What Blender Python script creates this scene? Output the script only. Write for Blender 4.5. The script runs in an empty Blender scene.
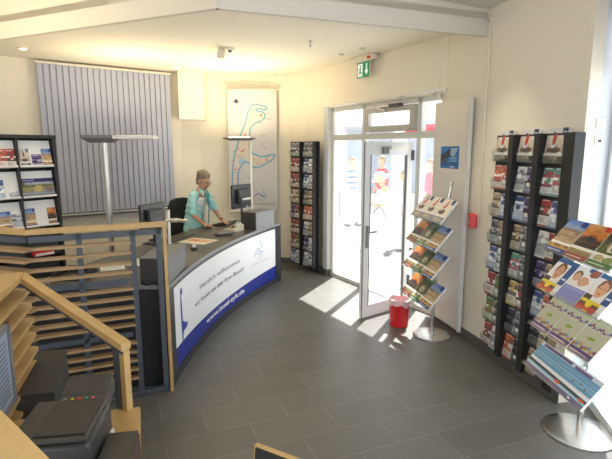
import bpy, bmesh, math, random
from mathutils import Vector, Matrix, Euler, Quaternion
PI = math.pi
SC = bpy.context.scene
COL = SC.collection
V = Vector
R = math.radians

E_UP, E_SUN, E_SKY, EXPO = 46, 16.0, 2.15, 0.20
# ------------------------------------------------------------------ materials
def mat(name, color, rough=0.5, metal=0.0, noise=0.0, nscale=30.0, bump=0.0, bscale=200.0, coat=0.0, stretch=None, spec=0.5):
    m = bpy.data.materials.new(name); m.use_nodes = True
    nt = m.node_tree; b = nt.nodes['Principled BSDF']
    b.inputs['Base Color'].default_value = (*color, 1)
    b.inputs['Roughness'].default_value = rough
    b.inputs['Metallic'].default_value = metal
    b.inputs['Coat Weight'].default_value = coat
    b.inputs['Specular IOR Level'].default_value = spec
    if noise or bump:
        tc = nt.nodes.new('ShaderNodeTexCoord'); mp = nt.nodes.new('ShaderNodeMapping')
        nt.links.new(tc.outputs['Object'], mp.inputs['Vector'])
        if stretch: mp.inputs['Scale'].default_value = stretch
    if noise:
        n = nt.nodes.new('ShaderNodeTexNoise'); n.inputs['Scale'].default_value = nscale; n.inputs['Detail'].default_value = 4
        nt.links.new(mp.outputs[0], n.inputs['Vector'])
        r = nt.nodes.new('ShaderNodeMapRange'); r.inputs['To Min'].default_value = 1 - noise; r.inputs['To Max'].default_value = 1 + noise
        nt.links.new(n.outputs['Fac'], r.inputs['Value'])
        mx = nt.nodes.new('ShaderNodeMix'); mx.data_type = 'RGBA'; mx.blend_type = 'MULTIPLY'; mx.inputs['Factor'].default_value = 1
        mx.inputs[6].default_value = (*color, 1); nt.links.new(r.outputs[0], mx.inputs[7])
        nt.links.new(mx.outputs[2], b.inputs['Base Color'])
    if bump:
        n2 = nt.nodes.new('ShaderNodeTexNoise'); n2.inputs['Scale'].default_value = bscale
        nt.links.new(mp.outputs[0], n2.inputs['Vector'])
        bp = nt.nodes.new('ShaderNodeBump'); bp.inputs['Strength'].default_value = bump; bp.inputs['Distance'].default_value = 0.002
        nt.links.new(n2.outputs['Fac'], bp.inputs['Height']); nt.links.new(bp.outputs[0], b.inputs['Normal'])
    return m

def glass_mat(name, tint=(1, 1, 1), gloss=0.06, haze=0.0, rough=0.0):
    m = bpy.data.materials.new(name); m.use_nodes = True
    nt = m.node_tree; nt.nodes.clear()
    out = nt.nodes.new('ShaderNodeOutputMaterial'); tr = nt.nodes.new('ShaderNodeBsdfTransparent'); tr.inputs[0].default_value = (*tint, 1)
    gl = nt.nodes.new('ShaderNodeBsdfGlossy'); gl.inputs['Roughness'].default_value = rough
    fr = nt.nodes.new('ShaderNodeLayerWeight'); fr.inputs['Blend'].default_value = .5
    pw = nt.nodes.new('ShaderNodeMath'); pw.operation = 'POWER'; pw.inputs[1].default_value = 5; nt.links.new(fr.outputs['Facing'], pw.inputs[0])
    mu = nt.nodes.new('ShaderNodeMath'); mu.operation = 'MULTIPLY_ADD'; mu.inputs[1].default_value = .6; mu.inputs[2].default_value = gloss
    nt.links.new(pw.outputs[0], mu.inputs[0])
    mx = nt.nodes.new('ShaderNodeMixShader'); nt.links.new(mu.outputs[0], mx.inputs[0])
    src = tr
    if haze:
        df = nt.nodes.new('ShaderNodeBsdfTranslucent'); df.inputs[0].default_value = (0.95, 0.97, 1, 1)
        m2 = nt.nodes.new('ShaderNodeMixShader'); m2.inputs[0].default_value = haze
        nt.links.new(tr.outputs[0], m2.inputs[1]); nt.links.new(df.outputs[0], m2.inputs[2]); src = m2
    nt.links.new(src.outputs[0], mx.inputs[1]); nt.links.new(gl.outputs[0], mx.inputs[2])
    nt.links.new(mx.outputs[0], out.inputs[0])
    return m

def emit_mat(name, color, s):
    m = bpy.data.materials.new(name); m.use_nodes = True
    b = m.node_tree.nodes['Principled BSDF']
    b.inputs['Base Color'].default_value = (*color, 1)
    b.inputs['Emission Color'].default_value = (*color, 1); b.inputs['Emission Strength'].default_value = s
    return m

def print_mat():
    m = bpy.data.materials.new('printed_paper'); m.use_nodes = True
    nt = m.node_tree; b = nt.nodes['Principled BSDF']
    a = nt.nodes.new('ShaderNodeAttribute'); a.attribute_name = 'Col'
    nt.links.new(a.outputs['Color'], b.inputs['Base Color'])
    b.inputs['Roughness'].default_value = 0.38
    return m

def floor_mat():
    m = bpy.data.materials.new('slate_tiles'); m.use_nodes = True
    nt = m.node_tree; b = nt.nodes['Principled BSDF']
    tc = nt.nodes.new('ShaderNodeTexCoord'); mp = nt.nodes.new('ShaderNodeMapping')
    mp.inputs['Rotation'].default_value = (0, 0, -R(21.7)); mp.inputs['Location'].default_value = (0.1, 0.17, 0)
    nt.links.new(tc.outputs['Object'], mp.inputs['Vector'])
    br = nt.nodes.new('ShaderNodeTexBrick')
    br.inputs['Scale'].default_value = 1; br.inputs['Brick Width'].default_value = 0.6; br.inputs['Row Height'].default_value = 0.3
    br.inputs['Mortar Size'].default_value = 0.0026; br.inputs['Mortar Smooth'].default_value = 0.3; br.inputs['Bias'].default_value = 0
    br.inputs['Color1'].default_value = (0.118, 0.116, 0.106, 1); br.inputs['Color2'].default_value = (0.138, 0.135, 0.122, 1)
    br.inputs['Mortar'].default_value = (0.235, 0.225, 0.20, 1)
    nt.links.new(mp.outputs[0], br.inputs['Vector'])
    n = nt.nodes.new('ShaderNodeTexNoise'); n.inputs['Scale'].default_value = 5; n.inputs['Detail'].default_value = 8; n.inputs['Roughness'].default_value = 0.65
    mp2 = nt.nodes.new('ShaderNodeMapping'); mp2.inputs['Rotation'].default_value = (0, 0, -R(21.7)); mp2.inputs['Scale'].default_value = (0.8, 2.6, 1)
    nt.links.new(tc.outputs['Object'], mp2.inputs['Vector']); nt.links.new(mp2.outputs[0], n.inputs['Vector'])
    r = nt.nodes.new('ShaderNodeMapRange'); r.inputs['To Min'].default_value = 0.78; r.inputs['To Max'].default_value = 1.22
    nt.links.new(n.outputs['Fac'], r.inputs['Value'])
    mx = nt.nodes.new('ShaderNodeMix'); mx.data_type = 'RGBA'; mx.blend_type = 'MULTIPLY'; mx.inputs['Factor'].default_value = 1
    nt.links.new(br.outputs['Color'], mx.inputs[6]); nt.links.new(r.outputs[0], mx.inputs[7]); nt.links.new(mx.outputs[2], b.inputs['Base Color'])
    r2 = nt.nodes.new('ShaderNodeMapRange'); r2.inputs['To Min'].default_value = 0.3; r2.inputs['To Max'].default_value = 0.5
    nt.links.new(n.outputs['Fac'], r2.inputs['Value']); nt.links.new(r2.outputs[0], b.inputs['Roughness'])
    bp = nt.nodes.new('ShaderNodeBump'); bp.inputs['Strength'].default_value = 0.25; bp.inputs['Distance'].default_value = 0.003
    nt.links.new(n.outputs['Fac'], bp.inputs['Height']); nt.links.new(bp.outputs[0], b.inputs['Normal'])
    return m

def paving_mat():
    m = bpy.data.materials.new('street_paving'); m.use_nodes = True
    nt = m.node_tree; b = nt.nodes['Principled BSDF']
    tc = nt.nodes.new('ShaderNodeTexCoord'); br = nt.nodes.new('ShaderNodeTexBrick')
    br.inputs['Scale'].default_value = 1; br.inputs['Brick Width'].default_value = 0.3; br.inputs['Row Height'].default_value = 0.15
    br.inputs['Mortar Size'].default_value = 0.006
    br.inputs['Color1'].default_value = (0.62, 0.6, 0.56, 1); br.inputs['Color2'].default_value = (0.7, 0.68, 0.64, 1); br.inputs['Mortar'].default_value = (0.3, 0.3, 0.3, 1)
    nt.links.new(tc.outputs['Object'], br.inputs['Vector']); nt.links.new(br.outputs['Color'], b.inputs['Base Color'])
    b.inputs['Roughness'].default_value = 0.8
    return m

M = {}
M['wall'] = mat('cream_wall_paint', (0.80, 0.745, 0.625), 0.75, noise=0.015, nscale=3, bump=0.15, bscale=120)
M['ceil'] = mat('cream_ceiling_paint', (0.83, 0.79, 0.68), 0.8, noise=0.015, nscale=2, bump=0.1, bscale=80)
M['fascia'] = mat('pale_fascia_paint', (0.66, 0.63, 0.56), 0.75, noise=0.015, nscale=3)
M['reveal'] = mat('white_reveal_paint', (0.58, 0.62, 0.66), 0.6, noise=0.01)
M['floor'] = floor_mat()
M['plinth'] = mat('grey_tile_skirting', (0.10, 0.10, 0.095), 0.4, noise=0.1, nscale=12)
M['frame'] = mat('white_grey_metal_frame', (0.62, 0.63, 0.60), 0.4, noise=0.02)
M['hopper'] = mat('white_frame_backlit_shade', (0.46, 0.45, 0.40), 0.45, noise=0.02)  # white frame paint with its backlit shade put into the colour
M['leaf'] = mat('white_door_metal', (0.80, 0.83, 0.85), 0.35, noise=0.015)
M['glass'] = glass_mat('window_glass', (0.97, 0.99, 1), 0.02, 0.035)
M['clear'] = glass_mat('acrylic_pocket', (0.93, 0.95, 0.95), 0.05)
M['gasket'] = mat('dark_gasket', (0.05, 0.05, 0.055), 0.5, noise=0.05)
M['alu'] = mat('brushed_aluminium', (0.62, 0.61, 0.58), 0.32, 1.0, noise=0.05, nscale=60, stretch=(1, 1, 30))
M['steel'] = mat('satin_steel_plate', (0.66, 0.65, 0.63), 0.28, 1.0, noise=0.05, nscale=9, bump=0.05)
M['black'] = mat('black_powder_coat', (0.018, 0.018, 0.02), 0.45, noise=0.15, nscale=40)
M['rackblk'] = mat('black_rack_sheet', (0.017, 0.018, 0.019), 0.4, noise=0.1, nscale=20)
M['plastic'] = mat('dark_plastic', (0.03, 0.031, 0.032), 0.38, noise=0.12, nscale=60, bump=0.1, bscale=400)
M['plastic2'] = mat('charcoal_ribbed_plastic', (0.045, 0.046, 0.045), 0.5, noise=0.1, nscale=50, bump=0.3, bscale=300)
M['screen'] = mat('dark_glossy_panel', (0.02, 0.022, 0.03), 0.12, noise=0.05)
M['top'] = mat('dark_counter_laminate', (0.095, 0.088, 0.072), 0.3, noise=0.08, nscale=25, bump=0.05)
M['edge'] = mat('grey_edge_laminate', (0.22, 0.23, 0.25), 0.4, noise=0.05)
M['anth'] = mat('anthracite_laminate', (0.03, 0.032, 0.036), 0.4, noise=0.08)
M['box'] = mat('grey_box_laminate', (0.18, 0.185, 0.20), 0.42, noise=0.06, nscale=30)
M['boxd'] = mat('charcoal_box_front', (0.05, 0.05, 0.052), 0.45, noise=0.06)
M['wood'] = mat('beech_wood', (0.50, 0.325, 0.13), 0.4, noise=0.22, nscale=7, stretch=(1, 1, 1), bump=0.05)
M['slat'] = mat('larch_slat_wood', (0.36, 0.235, 0.115), 0.5, noise=0.25, nscale=9)
M['bluegrey'] = mat('blue_grey_steel', (0.062, 0.075, 0.095), 0.42, noise=0.06, nscale=20)
M['blind'] = mat('lavender_grey_fabric', (0.41, 0.44, 0.55), 0.85, noise=0.03, nscale=60)
M['gapshade'] = mat('blind_gap_shade_strip', (0.23, 0.225, 0.25), 0.9, noise=0.05)  # shade between the slats, painted as a darker strip on each edge
M['white'] = mat('white_plastic', (0.82, 0.82, 0.80), 0.4, noise=0.02)
M['cream'] = mat('cream_plastic', (0.72, 0.68, 0.56), 0.45, noise=0.03)
M['red'] = mat('red_plastic', (0.70, 0.02, 0.025), 0.32, noise=0.05)
M['bag'] = mat('pink_bin_bag', (0.85, 0.55, 0.57), 0.4, noise=0.05)
M['print'] = print_mat()
M['skin'] = mat('skin', (0.52, 0.29, 0.19), 0.5, noise=0.06, nscale=20)
M['hair'] = mat('greying_blond_hair', (0.22, 0.18, 0.12), 0.6, noise=0.45, nscale=60, stretch=(1, 1, 0.3), bump=0.6, bscale=150)
M['shirt'] = mat('aqua_shirt_cloth', (0.38, 0.73, 0.74), 0.8, noise=0.12, nscale=14, bump=0.3, bscale=60)
M['shirt2'] = mat('teal_shirt_lining', (0.07, 0.46, 0.55), 0.8, noise=0.1, nscale=14)
M['vest'] = mat('white_undershirt', (0.82, 0.84, 0.82), 0.8, noise=0.03)
M['trouser'] = mat('dark_trousers', (0.05, 0.055, 0.08), 0.8, noise=0.1)
M['dark'] = mat('near_black', (0.015, 0.015, 0.016), 0.5, noise=0.1)
M['fabric'] = mat('black_chair_fabric', (0.022, 0.024, 0.022), 0.9, noise=0.2, nscale=80, bump=0.4, bscale=500)
M['facade'] = mat('white_render_facade', (0.78, 0.77, 0.75), 0.8, noise=0.05, nscale=2)
M['shopglass'] = mat('shop_window_dark', (0.30, 0.34, 0.4), 0.15, noise=0.3, nscale=2)
M['paving'] = paving_mat()
M['green'] = emit_mat('green_sign_face', (0.0, 0.22, 0.09), 0.25)
M['signwhite'] = emit_mat('white_sign_figure', (0.8, 0.9, 0.85), 0.35)
M['lamp'] = emit_mat('halogen_lens', (1, 0.93, 0.75), 6)
M['tube'] = emit_mat('uplight_tube', (1, 0.86, 0.58), 9)

# ------------------------------------------------------------------ mesh builder
class MB:
    def __init__(s):
        s.v = []; s.f = []; s.m = []; s.c = []; s.mats = []
        s.T = Matrix.Identity(4)
    def mi(s, m):
        if isinstance(m, str): m = M[m]
        if m not in s.mats: s.mats.append(m)
        return s.mats.index(m)
    def face(s, pts, m, col=(0.8, 0.8, 0.8)):
        b = len(s.v); s.v += [s.T @ V(p) for p in pts]
        s.f.append(list(range(b, b + len(pts)))); s.m.append(s.mi(m)); s.c.append(col)
    def poly(s, verts, faces, m, col=(0.8, 0.8, 0.8)):
        b = len(s.v); s.v += [s.T @ V(p) for p in verts]; k = s.mi(m)
        for f in faces: s.f.append([b + i for i in f]); s.m.append(k); s.c.append(col)
    def box(s, c, d, m, rot=None, col=(0.8, 0.8, 0.8), taper=None):
        x, y, z = d[0] / 2, d[1] / 2, d[2] / 2
        pts = [V((sx * x, sy * y, sz * z)) for sz in (-1, 1) for sy in (-1, 1) for sx in (-1, 1)]
        if taper:
            for i in range(4, 8): pts[i].x *= taper[0]; pts[i].y *= taper[1]
        if rot is not None:
            q = Euler(rot).to_matrix() if not isinstance(rot, Matrix) else rot
            pts = [q @ p for p in pts]
        pts = [p + V(c) for p in pts]
        s.poly(pts, [(0, 2, 3, 1), (4, 5, 7, 6), (0, 1, 5, 4), (2, 6, 7, 3), (0, 4, 6, 2), (1, 3, 7, 5)], m, col)
    def bbox(s, c, d, m, r=0.005, rot=None, seg=2):   # bevelled box
        bm = bmesh.new(); bmesh.ops.create_cube(bm, size=1)
        bmesh.ops.scale(bm, vec=V(d), verts=bm.verts)
        bmesh.ops.bevel(bm, geom=bm.edges[:] , offset=min(r, min(d) * 0.49), segments=seg, affect='EDGES', profile=0.5)
        q = (Euler(rot).to_matrix() if rot is not None and not isinstance(rot, Matrix) else rot) or Matrix.Identity(3)
        s.bm(bm, m, Matrix.Translation(V(c)) @ q.to_4x4())
    def bm(s, bm, m, T=None):
        T = T or Matrix.Identity(4)
        bm.verts.index_update()
        s.poly([T @ v.co for v in bm.verts], [[v.index for v in f.verts] for f in bm.faces], m); bm.free()
    def prism(s, pts, z0, z1, m, mside=None):     # polygon in XY (ccw) extruded
        n = len(pts)
        z0f = (lambda i: z0) if not callable(z0) else z0
        vs = [(p[0], p[1], z0) for p in pts] + [(p[0], p[1], z1) for p in pts]
        s.poly(vs, [list(range(n))[::-1], list(range(n, 2 * n))], m)
        s.poly(vs, [(i, (i + 1) % n, n + (i + 1) % n, n + i) for i in range(n)], mside or m)
    def tube(s, pts, r, m, n=12, caps=True):
        pts = [V(p) for p in pts]; rs = r if isinstance(r, (list, tuple)) else [r] * len(pts)
        rings = []; up = V((0, 0, 1))
        for i, p in enumerate(pts):
            t = (pts[min(i + 1, len(pts) - 1)] - pts[max(i - 1, 0)]).normalized()
            a = t.cross(up if abs(t.z) < 0.95 else V((1, 0, 0))).normalized(); b = t.cross(a).normalized()
            rings.append([p + (a * math.cos(2 * PI * k / n) + b * math.sin(2 * PI * k / n)) * rs[i] for k in range(n)])
        vs = [q for r_ in rings for q in r_]; fs = []
        for i in range(len(pts) - 1):
            for k in range(n): fs.append((i * n + k, i * n + (k + 1) % n, (i + 1) * n + (k + 1) % n, (i + 1) * n + k))
        if caps: fs += [list(range(n))[::-1], [(len(pts) - 1) * n + k for k in range(n)]]
        s.poly(vs, fs, m)
    def lathe(s, prof, c, m, n=32):
        vs = []; fs = []
        for (r, z) in prof:
            for k in range(n): vs.append((c[0] + r * math.cos(2 * PI * k / n), c[1] + r * math.sin(2 * PI * k / n), c[2] + z))
        for i in range(len(prof) - 1):
            for k in range(n): fs.append((i * n + k, i * n + (k + 1) % n, (i + 1) * n + (k + 1) % n, (i + 1) * n + k))
        fs += [list(range(n))[::-1], [(len(prof) - 1) * n + k for k in range(n)]]
        s.poly(vs, fs, m)
    def ell(s, c, r, m, rot=None, seg=16):
        bm = bmesh.new(); bmesh.ops.create_uvsphere(bm, u_segments=seg, v_segments=seg // 2 + 2, radius=1)
        q = (Euler(rot).to_matrix().to_4x4() if rot is not None else Matrix.Identity(4))
        s.bm(bm, m, Matrix.Translation(V(c)) @ q @ Matrix.Diagonal((*r, 1)))
    def build(s, name, parent=None, loc=None, rot=None, smooth=False, **props):
        me = bpy.data.meshes.new(name)
        me.from_pydata([tuple(p) for p in s.v], [], s.f)
        for m in s.mats: me.materials.append(m)
        me.polygons.foreach_set('material_index', s.m)
        if M['print'] in s.mats:
            ca = me.color_attributes.new('Col', 'FLOAT_COLOR', 'CORNER')
            for p, c in zip(me.polygons, s.c):
                for li in p.loop_indices: ca.data[li].color = (*c, 1)
        if smooth: me.polygons.foreach_set('use_smooth', [True] * len(me.polygons))
        me.validate(); me.update()
        o = bpy.data.objects.new(name, me); COL.objects.link(o)
        if smooth:
            try: me.set_sharp_from_angle(angle=R(40))
            except Exception: pass
        if parent is not None: o.parent = parent
        if loc is not None: o.location = loc
        if rot is not None: o.rotation_euler = rot
        for k, v in props.items(): o[k] = v
        return o

def thing(name, label, cat, loc=(0, 0, 0), rz=0.0, group=None, rot=None):
    o = bpy.data.objects.new(name, None); COL.objects.link(o); o.empty_display_size = 0.1
    o.location = loc; o.rotation_euler = rot or (0, 0, rz); o['label'] = label; o['category'] = cat
    if group: o['group'] = group
    return o
def tag(o, label, cat, group=None):
    o['label'] = label; o['category'] = cat
    if group: o['group'] = group
    return o
def struct(o): o['kind'] = 'structure'; return o
def hexc(h):
    h = h.lstrip('#'); return tuple((int(h[i:i + 2], 16) / 255) ** 2.2 for i in (0, 2, 4))
def text_mesh(body, size, bold=0.0):
    cu = bpy.data.curves.new('t', 'FONT'); cu.body = body; cu.size = size; cu.offset = bold; cu.resolution_u = 3
    o = bpy.data.objects.new('t', cu); COL.objects.link(o)
    dg = bpy.context.evaluated_depsgraph_get(); dg.update()
    me = bpy.data.meshes.new_from_object(o.evaluated_get(dg))
    vs = [tuple(v.co) for v in me.vertices]; fs = [list(p.vertices) for p in me.polygons]
    bpy.data.objects.remove(o); bpy.data.curves.remove(cu); bpy.data.meshes.remove(me)
    return vs, fs

# ------------------------------------------------------------------ camera
cam = bpy.data.cameras.new('camera'); camo = bpy.data.objects.new('camera', cam); COL.objects.link(camo)
cam.sensor_width = 36; cam.lens = 474.0 / 612 * 36; cam.clip_start = 0.05
camo.location = (0, 0, 2.0); camo.rotation_euler = (R(90 - 9.7), 0, 0); SC.camera = camo

# ================================================================== THE ROOM
ZC = 3.2
WALL_L = [(-4.9, -1.5), (-4.9, 5.8), (-4.3, 6.31), (-3.7, 6.75), (-2.06, 7.96)]
WALL_B = [(-2.06, 7.96), (-1.75, 8.1), (-1.4, 8.19), (-1.0, 8.24), (-0.6, 8.24), (-0.28, 8.17), (0.02, 7.93), (0.24, 7.6), (0.36, 7.35)]
A = V((0.36, 7.35)); Bp = V((1.58, 5.35)); U2 = (Bp - A).normalized(); N2 = V((-U2.y, U2.x)); LE = (Bp - A).length
WALL_R = [(1.53, 5.50), (1.79, 4.45), (2.01, 3.49)]

def wall_strip(name, pts, z0, z1, m, thick=0.12, side=1):
    mb = MB(); P = [V(p) for p in pts]; outs = []
    for i, p in enumerate(P):
        t = (P[min(i + 1, len(P) - 1)] - P[max(i - 1, 0)]).normalized()
        outs.append(p + V((-t.y, t.x)) * thick * side)
    n = len(P)
    for i in range(n - 1):
        a, b, c, d = P[i], P[i + 1], outs[i + 1], outs[i]
        quad = [a, b, c, d] if side > 0 else [a, d, c, b]
        mb.prism([(q.x, q.y) for q in quad], z0, z1, m)
    return mb.build(name)
struct(wall_strip('wall_left', WALL_L, 0, ZC + .25, 'wall'))
struct(wall_strip('wall_back', WALL_B, 0, ZC + .1, 'wall'))
struct(wall_strip('wall_right', WALL_R, 0, ZC + .3, 'wall', 0.1))
struct(wall_strip('baseboard_back', [(p[0] * 1.0, p[1] - .014) for p in WALL_B[2:-1]] + [(0.345, 7.34)], 0, .1, 'plinth', 0.012, -1))
struct(wall_strip('baseboard_right', [(WALL_R[0][0] - .002, WALL_R[0][1]), (1.788, 4.45), (2.008, 3.488)], 0, .1, 'plinth', 0.014, -1))
struct(wall_strip('baseboard_left', WALL_L[:-1] + [(-2.1, 7.93)], 0, .1, 'plinth', 0.012, -1))

# wall above the entrance + jamb
def wl(s, off=0.0):
    p = A + U2 * s + N2 * off; return (p.x, p.y)
mb = MB()
mb.prism([wl(0), wl(LE - .06), wl(LE - .06, .12), wl(0, .12)], 2.60, ZC + .1, 'wall')
struct(mb.build('wall_front'))
mb = MB(); mb.prism([wl(-.3, .13), wl(LE + .2, .13), wl(LE + .2, .70), wl(-.3, .70)], 2.9, 3.3, 'facade'); struct(mb.build('added_sun_shade'))  # unseen overhang, added to keep the sun from coming through the transoms
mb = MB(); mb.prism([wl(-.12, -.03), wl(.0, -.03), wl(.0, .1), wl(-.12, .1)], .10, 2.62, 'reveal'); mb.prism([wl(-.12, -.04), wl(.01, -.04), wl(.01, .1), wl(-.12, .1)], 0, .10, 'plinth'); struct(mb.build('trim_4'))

# floor
mb = MB()
mb.prism([(-5, -2), (3.0, -2), (2.32, 2.2), (2.25, 3.62), (2.0, 3.62), (1.62, 5.42), (0.46, 7.41), (0.2, 7.9), (-.5, 8.4), (-2.1, 8.3), (-5, 6.2)], -.1, 0, 'floor')
struct(mb.build('floor'))
# ceilings
F0 = V((-2.98, 4.86)); F1 = V((-0.68, 3.83)); F2 = V((1.69, 4.73)); 
FL = F0 + (F0 - F1) * 0.9; FR = F2 + (F2 - F1) * 0.06
mb = MB()
mb.prism([(FL.x, FL.y), (F1.x, F1.y), (FR.x, FR.y), (1.72, 5.4), (0.5, 7.45), (0.1, 8.1), (-1, 8.4), (-2.3, 8.2), (-5.0, 6.3)], ZC, ZC + .06, 'ceil')
struct(mb.build('ceiling'))
mb = MB()
def ztop(p):  # upper ceiling height, a little lower at the right
    t = max(0, min(1, (p.x + 2.98) / 4.7)); return 3.52 - 0.24 * t
fas = [FL, F1, FR]
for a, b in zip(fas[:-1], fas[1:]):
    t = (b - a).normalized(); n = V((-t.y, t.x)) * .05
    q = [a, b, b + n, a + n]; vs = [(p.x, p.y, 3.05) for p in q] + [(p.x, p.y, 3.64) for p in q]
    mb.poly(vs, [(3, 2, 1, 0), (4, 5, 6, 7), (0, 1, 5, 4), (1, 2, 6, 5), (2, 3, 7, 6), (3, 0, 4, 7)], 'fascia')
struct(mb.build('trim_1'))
mb = MB()
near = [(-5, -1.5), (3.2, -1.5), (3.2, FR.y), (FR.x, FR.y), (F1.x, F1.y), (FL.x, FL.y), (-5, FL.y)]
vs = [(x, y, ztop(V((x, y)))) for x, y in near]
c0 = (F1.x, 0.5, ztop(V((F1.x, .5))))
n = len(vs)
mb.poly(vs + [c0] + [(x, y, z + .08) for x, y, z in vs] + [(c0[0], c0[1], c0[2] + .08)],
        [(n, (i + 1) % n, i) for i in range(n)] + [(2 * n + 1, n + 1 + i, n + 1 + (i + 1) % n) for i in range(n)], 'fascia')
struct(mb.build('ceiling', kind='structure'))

# bulkhead box in the back corner
mb = MB()
bx = [(-2.05, 7.72), (-1.86, 7.74), (-1.6, 7.98), (-1.6, 8.14), (-2.03, 7.97)]
mb.prism([(-2.01, 7.72), (-1.66, 7.88), (-1.66, 8.14), (-2.07, 7.96)], 2.46, ZC, 'wall')
struct(mb.build('trim_2'))

# ------------------------------------------------ entrance
def along(s, off, z): p = wl(s, off); return (p[0], p[1], z)
RW = Matrix(((U2.x, N2.x, 0), (U2.y, N2.y, 0), (0, 0, 1)))   # local x along wall, y outward
def ebox(mb, s0, s1, z0, z1, o0, o1, m):
    c = wl((s0 + s1) / 2, (o0 + o1) / 2)
    mb.box((c[0], c[1], (z0 + z1) / 2), (s1 - s0, o1 - o0, z1 - z0), m, RW)
door = struct(thing('door_1', 'x', 'x')); del door['label']; del door['category']
mb = MB()
for s0, s1 in ((0.0, .07), (.76, .83), (1.82, 1.89), (2.24, 2.30)):
    ebox(mb, s0, s1, 0, 2.6, .03, .10, 'frame')
ebox(mb, 0, 2.30, 2.54, 2.60, .03, .10, 'frame'); ebox(mb, 0, 2.30, 2.12, 2.20, .028, .10, 'frame')
ebox(mb, .07, .76, 0, .06, .03, .10, 'frame'); ebox(mb, 1.89, 2.24, 0, .06, .03, .10, 'frame'); ebox(mb, .83, 1.82, -.005, .012, .02, .10, 'alu')
mb.build('door_frame', door)
mb = MB()
ebox(mb, .07, .76, .06, 2.12, .062, .068, 'glass'); ebox(mb, 1.89, 2.24, .06, 2.12, .062, .068, 'glass')
ebox(mb, .07, .76, 2.2, 2.54, .062, .068, 'glass'); ebox(mb, 1.89, 2.24, 2.2, 2.54, .062, .068, 'glass')
mb.build('sidelight_glass', door)
mb = MB()   # hopper window over the door
for s0, s1 in ((.845, .93), (1.72, 1.805)): ebox(mb, s0, s1, 2.215, 2.53, -.005, .06, 'hopper')
ebox(mb, .93, 1.72, 2.215, 2.29, -.005, .06, 'hopper'); ebox(mb, .93, 1.72, 2.46, 2.53, -.005, .06, 'hopper')
ebox(mb, .93, 1.72, 2.29, 2.46, .02, .026, 'glass')
ebox(mb, .90, .99, 2.228, 2.246, -.02, -.005, 'alu'); ebox(mb, 1.62, 1.72, 2.228, 2.246, -.02, -.005, 'alu')
mb.build('hopper_window', door)
mb = MB()
ebox(mb, 1.38, 1.60, 2.515, 2.55, -.05, -.006, 'gasket'); ebox(mb, 1.14, 1.38, 2.52, 2.545, -.045, -.01, 'alu')
mb.box((*wl(1.22, -.04), 2.50), (.14, .02, .02), 'alu', RW @ Euler((0, .25, 0)).to_matrix())
mb.build('opener_arm', door)
# the open leaf: hinge at the right-hand mullion, swung inwards
HG = V((1.28, 5.86)); FE = V((0.645, 5.385)); dl = (FE - HG).normalized(); LW = (FE - HG).length; nl = V((-dl.y, dl.x))
RL = Matrix(((dl.x, nl.x, 0), (dl.y, nl.y, 0), (0, 0, 1)))
def lbox(mb, s0, s1, z0, z1, m, o0=-.025, o1=.025):
    c = HG + dl * (s0 + s1) / 2 + nl * (o0 + o1) / 2
    mb.box((c.x, c.y, (z0 + z1) / 2), (s1 - s0, o1 - o0, z1 - z0), m, RL)
mb = MB()
lbox(mb, 0.0, .09, .012, 2.08, 'leaf'); lbox(mb, LW - .095, LW, .012, 2.08, 'leaf')
lbox(mb, .09, LW - .095, .012, .16, 'leaf'); lbox(mb, .09, LW - .095, 1.92, 2.08, 'leaf')
leaf = mb.build('door_leaf', door)
mb = MB(); lbox(mb, .085, LW - .09, .155, 1.925, 'glass', -.004, .004); mb.build('door_glass', leaf)
mb = MB()
for a_, b_ in (((.085, .1), (.15, 1.93)), ((LW - .105, LW - .09), (.15, 1.93))): lbox(mb, a_[0], a_[1], b_[0], b_[1], 'box', .006, .027)
lbox(mb, LW - .004, LW + .002, .012, 2.08, 'edge', .01, .027)
mb.build('door_seal', leaf)
# handle on the face turned to the camera side (normal pointing to -x +y or +x -y)
sgn = 1 if nl.y < 0 else -1
mb = MB()
o1 = sgn * .025; o2 = sgn * .033
lbox(mb, LW - .075, LW - .035, .86, 1.12, 'edge', min(o1, o2), max(o1, o2))
c = HG + dl * (LW - .055) + nl * sgn * .05
cc = V((c.x, c.y, 1.04)); e = V((dl.x, dl.y, 0))
mb.tube([cc - V((nl.x, nl.y, 0)) * sgn * .02, cc, cc - e * .02, cc - e * .13], .011, 'edge', 10)
mb.build('door_handle', leaf, smooth=True)
mb = MB()
lbox(mb, .12, .42, 1.99, 2.035, 'white', min(sgn * .025, sgn * .075), max(sgn * .025, sgn * .075))
lbox(mb, .20, .34, 2.085, 2.10, 'alu', -.01, .01)
mb.build('door_closer', leaf)
mb = MB(); lbox(mb, .44, .53, 1.94, 2.02, 'box', min(sgn * .025, sgn * .06), max(sgn * .025, sgn * .06)); mb.build('lock_box', leaf)
mb = MB()
for z in (.3, 1.86): lbox(mb, -.03, .02, z, z + .12, 'gasket', -.035, .035)
mb.build('hinge', leaf)
# conduit rail over the entrance, with bracket clips
mb = MB(); mb.tube([along(-.05, -.05, 2.615), along(LE - .02, -.05, 2.635)], .013, 'white', 8)
for s in (.45, .75, 1.55, 2.1): ebox(mb, s, s + .02, 2.6, 2.64, -.06, 0, 'cream')
tag(mb.build('conduit_rail', smooth=True), 'thin white horizontal rail running above the glass entrance', 'rail')

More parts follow.
